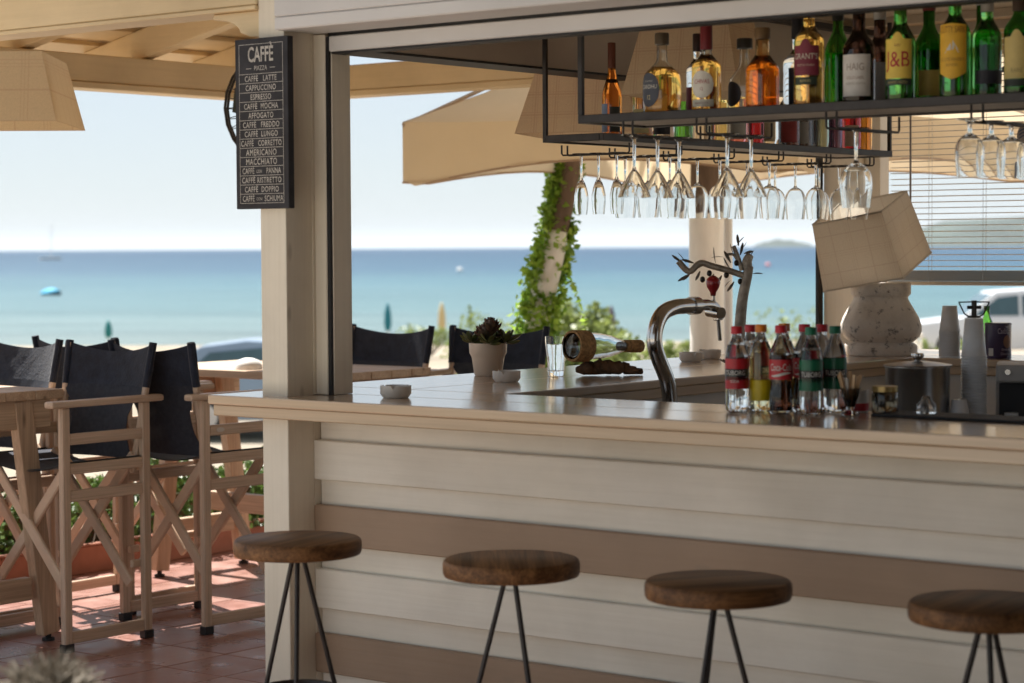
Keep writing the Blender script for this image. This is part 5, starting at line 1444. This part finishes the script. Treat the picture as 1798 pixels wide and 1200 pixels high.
# ---------------------------------------------------------------- parasols, cars, boats beyond
def parasol(label, corner, ux, uy, size, z0, z1, zap):
    """square canopy with hanging valance; corner is its nearest corner"""
    ux, uy = Vector(ux).normalized(), Vector(uy).normalized(); c = Vector(corner)
    ctr = c + ux * size / 2 + uy * size / 2
    t = thing('parasol', label, 'parasol', (ctr.x, ctr.y, ground_z((ctr - CAM).dot(FWD))))
    o = t.location
    P4 = [c, c + ux * size, c + ux * size + uy * size, c + uy * size]
    ap = Vector((ctr.x, ctr.y, zap))
    m = MB(); n = 10
    for i in range(4):
        a, b = P4[i], P4[(i + 1) % 4]
        for k_ in range(n):
            p, q = a.lerp(b, k_ / n), a.lerp(b, (k_ + 1) / n)
            s0, s1 = [.10 * 4 * w * (1 - w) for w in (k_ / n, (k_ + 1) / n)]
            pts = []
            for w in range(5):
                w /= 4
                pts.append((Vector((p.x, p.y, z1)).lerp(ap, w) - Vector((0, 0, .06 * 4 * w * (1 - w) + s0 * (1 - w) * .3)), Vector((q.x, q.y, z1)).lerp(ap, w) - Vector((0, 0, .06 * 4 * w * (1 - w) + s1 * (1 - w) * .3))))
            for (a0, b0), (a1, b1) in zip(pts, pts[1:]): m.add([a0 - o, b0 - o, b1 - o, a1 - o], [(0, 1, 2, 3)])
    m.build('canopy', M['canopy'], t, smooth='all', solid=False)
    for i in range(4):
        a, b = P4[i], P4[(i + 1) % 4]; m = MB(); nv_ = 24
        out = (a + b) / 2 - ctr; out.z = 0; out.normalize()
        for k_ in range(nv_ + 1):
            w = k_ / nv_; p = a.lerp(b, w); s0 = .10 * 4 * w * (1 - w) * .3
            wig = .012 * math.sin(w * 23) + .006 * math.sin(w * 61)
            for lv in range(4):
                f_ = lv / 3; zz_ = (z1 - s0) + (z0 + .11 * math.sin(PI * min(w, 1 - w)) - z1 + s0) * f_
                rc = .035 * f_ ** 3 * (1 if k_ in (0, nv_) else 0)
                pt = p + out * wig * f_; m.v.append(tuple(Vector((pt.x, pt.y, zz_ + rc)) - o))
        for k_ in range(nv_):
            for lv in range(3): m.f.append((k_*4+lv, (k_+1)*4+lv, (k_+1)*4+lv+1, k_*4+lv+1))
        m.build('valance', M['canopy'], t, smooth='all', solid=False)
        m = MB(); m.tube([Vector((a.lerp(b, w / 12).x, a.lerp(b, w / 12).y, z0 + .11 * math.sin(PI * min(w / 12, 1 - w / 12)) + (.03 if w in (0, 12) else 0))) - o for w in range(13)], .006, 6); m.build('hem', colmat((.45, .30, .18)), t)
    for p in P4: MB().tube([ap - o - Vector((0, 0, .03)), Vector((p.x, p.y, z1 - .02)) - o], .012, 6).build('rib', M['pine0'], t)
    MB().tube([(0, 0, 0), ap - o + Vector((0, 0, .1))], .022, 12).build('pole', M['white'], t, smooth=True)
    return t
parasol('large beige square parasol with deep valance beyond the bar window', Vector((-2.48, 3.72, 0)), Vector((1, -.03, 0)), Vector((.03, 1, 0)), 2.35, 1.85, 2.185, 2.95)
parasol('beige square parasol beyond the back window behind the blind', at(22, .672 * 22 / 3.831, 0), Vector((.9, .43, 0)), Vector((-.43, .9, 0)), 4.6, 2.50, 3.05, 4.6)
def folded(label, s, r, top, c_):
    g_ = ground_z(s); t = thing('folded_umbrella', label, 'umbrella', tuple(at(s, r, g_)), 0, 'folded beach umbrellas')
    H = top - g_
    MB().tube([(0, 0, 0), (0, 0, H)], .03, 8).build('pole', M['white'], t, smooth=True)
    MB().lathe([(.04, H * .35), (.10, H * .40), (.13, H * .55), (.11, H * .8), (.04, H), (0, H + .04)], 14).build('folded_canopy', colmat(c_, .8), t, smooth=True)
folded('folded teal beach umbrella above the left chairs', 74, -.709 * 74 / 3.831, 1.55 - .125 * 74 / 3.831, (.02, .20, .20))
folded('folded teal beach umbrella over the chair beside the jamb', 74, -.218 * 74 / 3.831, 1.55 - .098 * 74 / 3.831, (.015, .17, .22))
folded('folded straw-coloured beach umbrella left of the succulent', 70, -.123 * 70 / 3.831, 1.55 - .098 * 70 / 3.831, (.62, .48, .24))
folded('folded dark umbrella behind the broad bush', 66, .175 * 66 / 3.831, 1.55 - .105 * 66 / 3.831, (.12, .10, .12))

tyre_m = plain('tyre', (.02, .02, .02), .85); rim_m = plain('alloy', (.45, .45, .46), .35, .8); carglass = plain('car_glass', (.05, .10, .12), .06, 0, .6)
def car(name, label, loc, rz, L_, W_c, body, cabin, ground_cl, paint, wheel_r, wins, lamp_x):
    """side profiles in (x forward, z); body full width, cabin tapered inward towards the roof"""
    t = thing(name, label, 'car', loc, rz)
    MB().prism(body, -W_c / 2, W_c / 2, lambda u, v, d: (u, d, v)).build('body', paint, t, bevel=.05, seg=2, smooth=True)
    zt = max(v for u, v in cabin); zb_ = min(v for u, v in cabin)
    def tap_(u, v, d): return (u, d * (1 - .16 * (v - zb_) / (zt - zb_)), v)
    MB().prism(cabin, -W_c / 2 + .03, W_c / 2 - .03, tap_).build('cabin', paint, t, bevel=.05, seg=2, smooth=True)
    for w in wins:
        for s in (-1, 1):
            m = MB(); m.prism(w, s * (W_c / 2 - .05), s * (W_c / 2 - .012), tap_).build('window', carglass, t)
    a = sorted(cabin, key=lambda p: -p[0])
    f0, f1 = cabin[0], cabin[1]; r0, r1 = cabin[-1], cabin[-2]
    for nm, (p, q), dx in (('windscreen', (f0, f1), .012), ('rear_window', (r0, r1), -.012)):
        lo_ = (p[0] + (q[0] - p[0]) * .08, p[1] + (q[1] - p[1]) * .08); hi_ = (p[0] + (q[0] - p[0]) * .88, p[1] + (q[1] - p[1]) * .88)
        k0, k1 = W_c / 2 - .12, W_c / 2 - .2
        MB().add([(lo_[0] + dx, -k0, lo_[1] + .01), (lo_[0] + dx, k0, lo_[1] + .01), (hi_[0] + dx, k1, hi_[1] + .01), (hi_[0] + dx, -k1, hi_[1] + .01),
                  (lo_[0] - dx, -k0, lo_[1] - .02), (lo_[0] - dx, k0, lo_[1] - .02), (hi_[0] - dx, k1, hi_[1] - .02), (hi_[0] - dx, -k1, hi_[1] - .02)],
                 [(0, 1, 2, 3), (7, 6, 5, 4), (0, 4, 5, 1), (1, 5, 6, 2), (2, 6, 7, 3), (3, 7, 4, 0)]).build(nm, carglass, t)
    for sx_ in (L_ * .31, -L_ * .29):
        for s in (-1, 1):
            wh = MB().tube([(sx_, s * (W_c / 2 - .2), wheel_r), (sx_, s * (W_c / 2 + .012), wheel_r)], wheel_r, 24).build('wheel', tyre_m, t, smooth=True)
            MB().tube([(sx_, s * (W_c / 2), wheel_r), (sx_, s * (W_c / 2 + .022), wheel_r)], wheel_r * .62, 20).build('rim', rim_m, wh, smooth=True)
    for s in (-1, 1):
        MB().box(lamp_x - .06, lamp_x + .02, s * (W_c / 2 - .3) - .14, s * (W_c / 2 - .3) + .14, .70, .84).build('headlight', M['glass'], t, bevel=.02)
        MB().box(-L_ / 2 - .01, -L_ / 2 + .06, s * (W_c / 2 - .15) - .08, s * (W_c / 2 - .15) + .08, .75, 1.0).build('tail_light', colmat((.4, .02, .02), .3), t, bevel=.02)
        MB().box(.62, .75, s * (W_c / 2 + .02), s * (W_c / 2 + .16), 1.0, 1.13).build('mirror', paint, t, bevel=.02)
    return t
suv_paint = plain('white_car_paint', (.74, .75, .77), .22, 0, .5, .03, 2, coat=.6)
blue_paint = plain('blue_car_paint', (.22, .30, .40), .2, 0, .5, .05, 2, coat=.7)
Ls = 4.55
car('white_car', 'white off-road car parked beyond the back window', tuple(at(55, .856 * 55 / 3.831, ground_z(55))), YAW + PI, Ls, 1.85,
    [(2.27, .38), (2.28, .62), (2.22, .95), (1.1, 1.10), (-2.2, 1.12), (-2.27, .9), (-2.27, .40), (-1.75, .36), (-1.0, .30), (1.0, .30), (1.85, .34)],
    [(1.15, 1.08), (.25, 1.74), (-1.0, 1.82), (-1.95, 1.80), (-2.2, 1.10)], .3, suv_paint, .37,
    [[(.85, 1.14), (.2, 1.60), (-.30, 1.65), (-.30, 1.14)], [(-.38, 1.14), (-.38, 1.65), (-1.15, 1.68), (-1.15, 1.14)], [(-1.27, 1.16), (-1.27, 1.66), (-1.9, 1.64), (-2.0, 1.18)]], 2.22)
car('parked_car', 'blue parked car seen blurred behind the tables', tuple(at(34, -.39 * 34 / 3.831, ground_z(34))), YAW, 4.2, 1.72,
    [(2.08, .35), (2.1, .6), (1.95, .82), (1.0, .95), (-1.9, 1.0), (-2.08, .85), (-2.1, .4), (-1.0, .25), (1.0, .25)],
    [(1.25, .93), (.35, 1.42), (-.6, 1.47), (-1.3, 1.38), (-1.9, .98)], .25, blue_paint, .31,
    [[(.95, .99), (.3, 1.33), (-.25, 1.36), (-.25, .99)], [(-.33, .99), (-.33, 1.36), (-1.15, 1.29), (-1.5, 1.0)]], 2.02)
boat = thing('covered_boat', 'small moored boat under a bright turquoise cover', 'boat', tuple(at(196, -.807 * 196 / 3.831, SEA_Z)), YAW + R(-18)); boat.scale = (.78, .78, .78)
hull = [(-1.0, .35), (.2, .36), (.9, .5), (1.25, .62)]
m = MB(); n = 9
for i in range(n):
    t = i / (n - 1); x_ = -1.15 + 2.3 * t; w_ = .55 * (1 - max(0, (t - .45) / .55) ** 2.2) + .02; h_ = .28 + .22 * t * t
    m.v += [(x_, -w_, h_), (x_, -w_ * .8, .05), (x_, 0, -.15), (x_, w_ * .8, .05), (x_, w_, h_)]
for i in range(n - 1):
    for k_ in range(4): m.f.append((i*5+k_, i*5+k_+1, (i+1)*5+k_+1, (i+1)*5+k_))
m.f.append((0, 1, 2, 3, 4))
m.build('hull', colmat((.03, .035, .05)), boat, smooth=True)
m = MB()
for i in range(n):
    t = i / (n - 1); x_ = -1.2 + 2.15 * t; w_ = .58 * (1 - max(0, (t - .45) / .55) ** 2.2) + .02; h_ = .30 + .22 * t * t; pk = .55 * math.sin(PI * min(1, .12 + t * .85))
    m.v += [(x_, -w_ * 1.02, h_ - .06), (x_, -w_ * .6, h_ + pk * .55), (x_, 0, h_ + pk * .85), (x_, w_ * .6, h_ + pk * .55), (x_, w_ * 1.02, h_ - .06)]
for i in range(n - 1):
    for k_ in range(4): m.f.append((i*5+k_, i*5+k_+1, (i+1)*5+k_+1, (i+1)*5+k_))
m.build('cover', colmat((.01, .36, .58), .6), boat, smooth='all')
sail = thing('sailing_boat', 'far sailing boat with bare mast above the turquoise boat', 'boat', tuple(at(900, -.809 * 900 / 3.831, SEA_Z)), YAW + R(20))
m = MB()
for i in range(n):
    t = i / (n - 1); x_ = -4.5 + 9 * t; w_ = 1.4 * (1 - max(0, (t - .4) / .6) ** 2.2) + .05
    m.v += [(x_, -w_, 1.0 + .3 * t), (x_, -w_ * .7, 0), (x_, 0, -.5), (x_, w_ * .7, 0), (x_, w_, 1.0 + .3 * t)]
for i in range(n - 1):
    for k_ in range(4): m.f.append((i*5+k_, i*5+k_+1, (i+1)*5+k_+1, (i+1)*5+k_))
    m.f.append((i*5, (i+1)*5, (i+1)*5+4, i*5+4))
m.f.append((0, 1, 2, 3, 4))
m.build('hull', M['white'], sail, smooth=True)
MB().tube([(.5, 0, 1), (.5, 0, 15)], [.16, .08], 8).build('mast', M['alu'], sail, smooth=True)
for i, (s, r, c_, lab) in enumerate([(430, .450, (.75, .25, .25), 'pinkish mooring buoy on the sea right of the white pillar'), (370, -.091, (.8, .78, .74), 'white mooring buoy on the sea left of the ivy trunk')]):
    b = thing('mooring_buoy', lab, 'buoy', tuple(at(s, r * s / 3.831, SEA_Z)), 0, 'mooring buoys')
    MB().ball((0, 0, .25), .5, 12, (1, 1, .9)).build('float', colmat(c_, .5), b, smooth='all'); MB().tube([(0, 0, .6), (0, 0, .85)], .06, 8).build('ring', M['steel_dark'], b)
for i, (s, r, h_, lab) in enumerate([(24, .706, 1.28, 'white domed garden lantern behind the urn, front one'), (26, .714, 1.40, 'white domed garden lantern behind the urn, rear one')]):
    g_ = ground_z(s); b = thing('garden_lantern', lab, 'lantern', tuple(at(s, r * s / 3.831, g_)), 0, 'garden lanterns')
    MB().tube([(0, 0, 0), (0, 0, h_ + .2)], .03, 8).build('post', M['white'], b); MB().lathe([(0, 0), (.05, 0), (.05, .14), (0, .14)], 14, (0, 0, h_ + .2)).build('glass', M['glass'], b, smooth=True)
    MB().lathe([(.06, .1405), (.065, .15), (.055, .19), (.03, .215), (0, .222)], 16, (0, 0, h_ + .2)).build('dome', M['white'], b, smooth='all')

# ---------------------------------------------------------------- sea haze: even thin air round the whole scene
hz = bpy.data.materials.new('haze'); hz.use_nodes = True
N, L = hz.node_tree.nodes, hz.node_tree.links
N.remove(N['Principled BSDF'])
pv = N.new('ShaderNodeVolumePrincipled')
pv.inputs['Color'].default_value = (.84, .92, 1.0, 1); pv.inputs['Density'].default_value = 3.2e-5; pv.inputs['Anisotropy'].default_value = 0.0
L.new(pv.outputs[0], N['Material Output'].inputs['Volume'])
tag(MB().box(-26000, 26000, -26000, 26000, -6.0, 140.0).build('haze', hz), 'thin even sea haze over the bay', 'haze', kind='stuff')
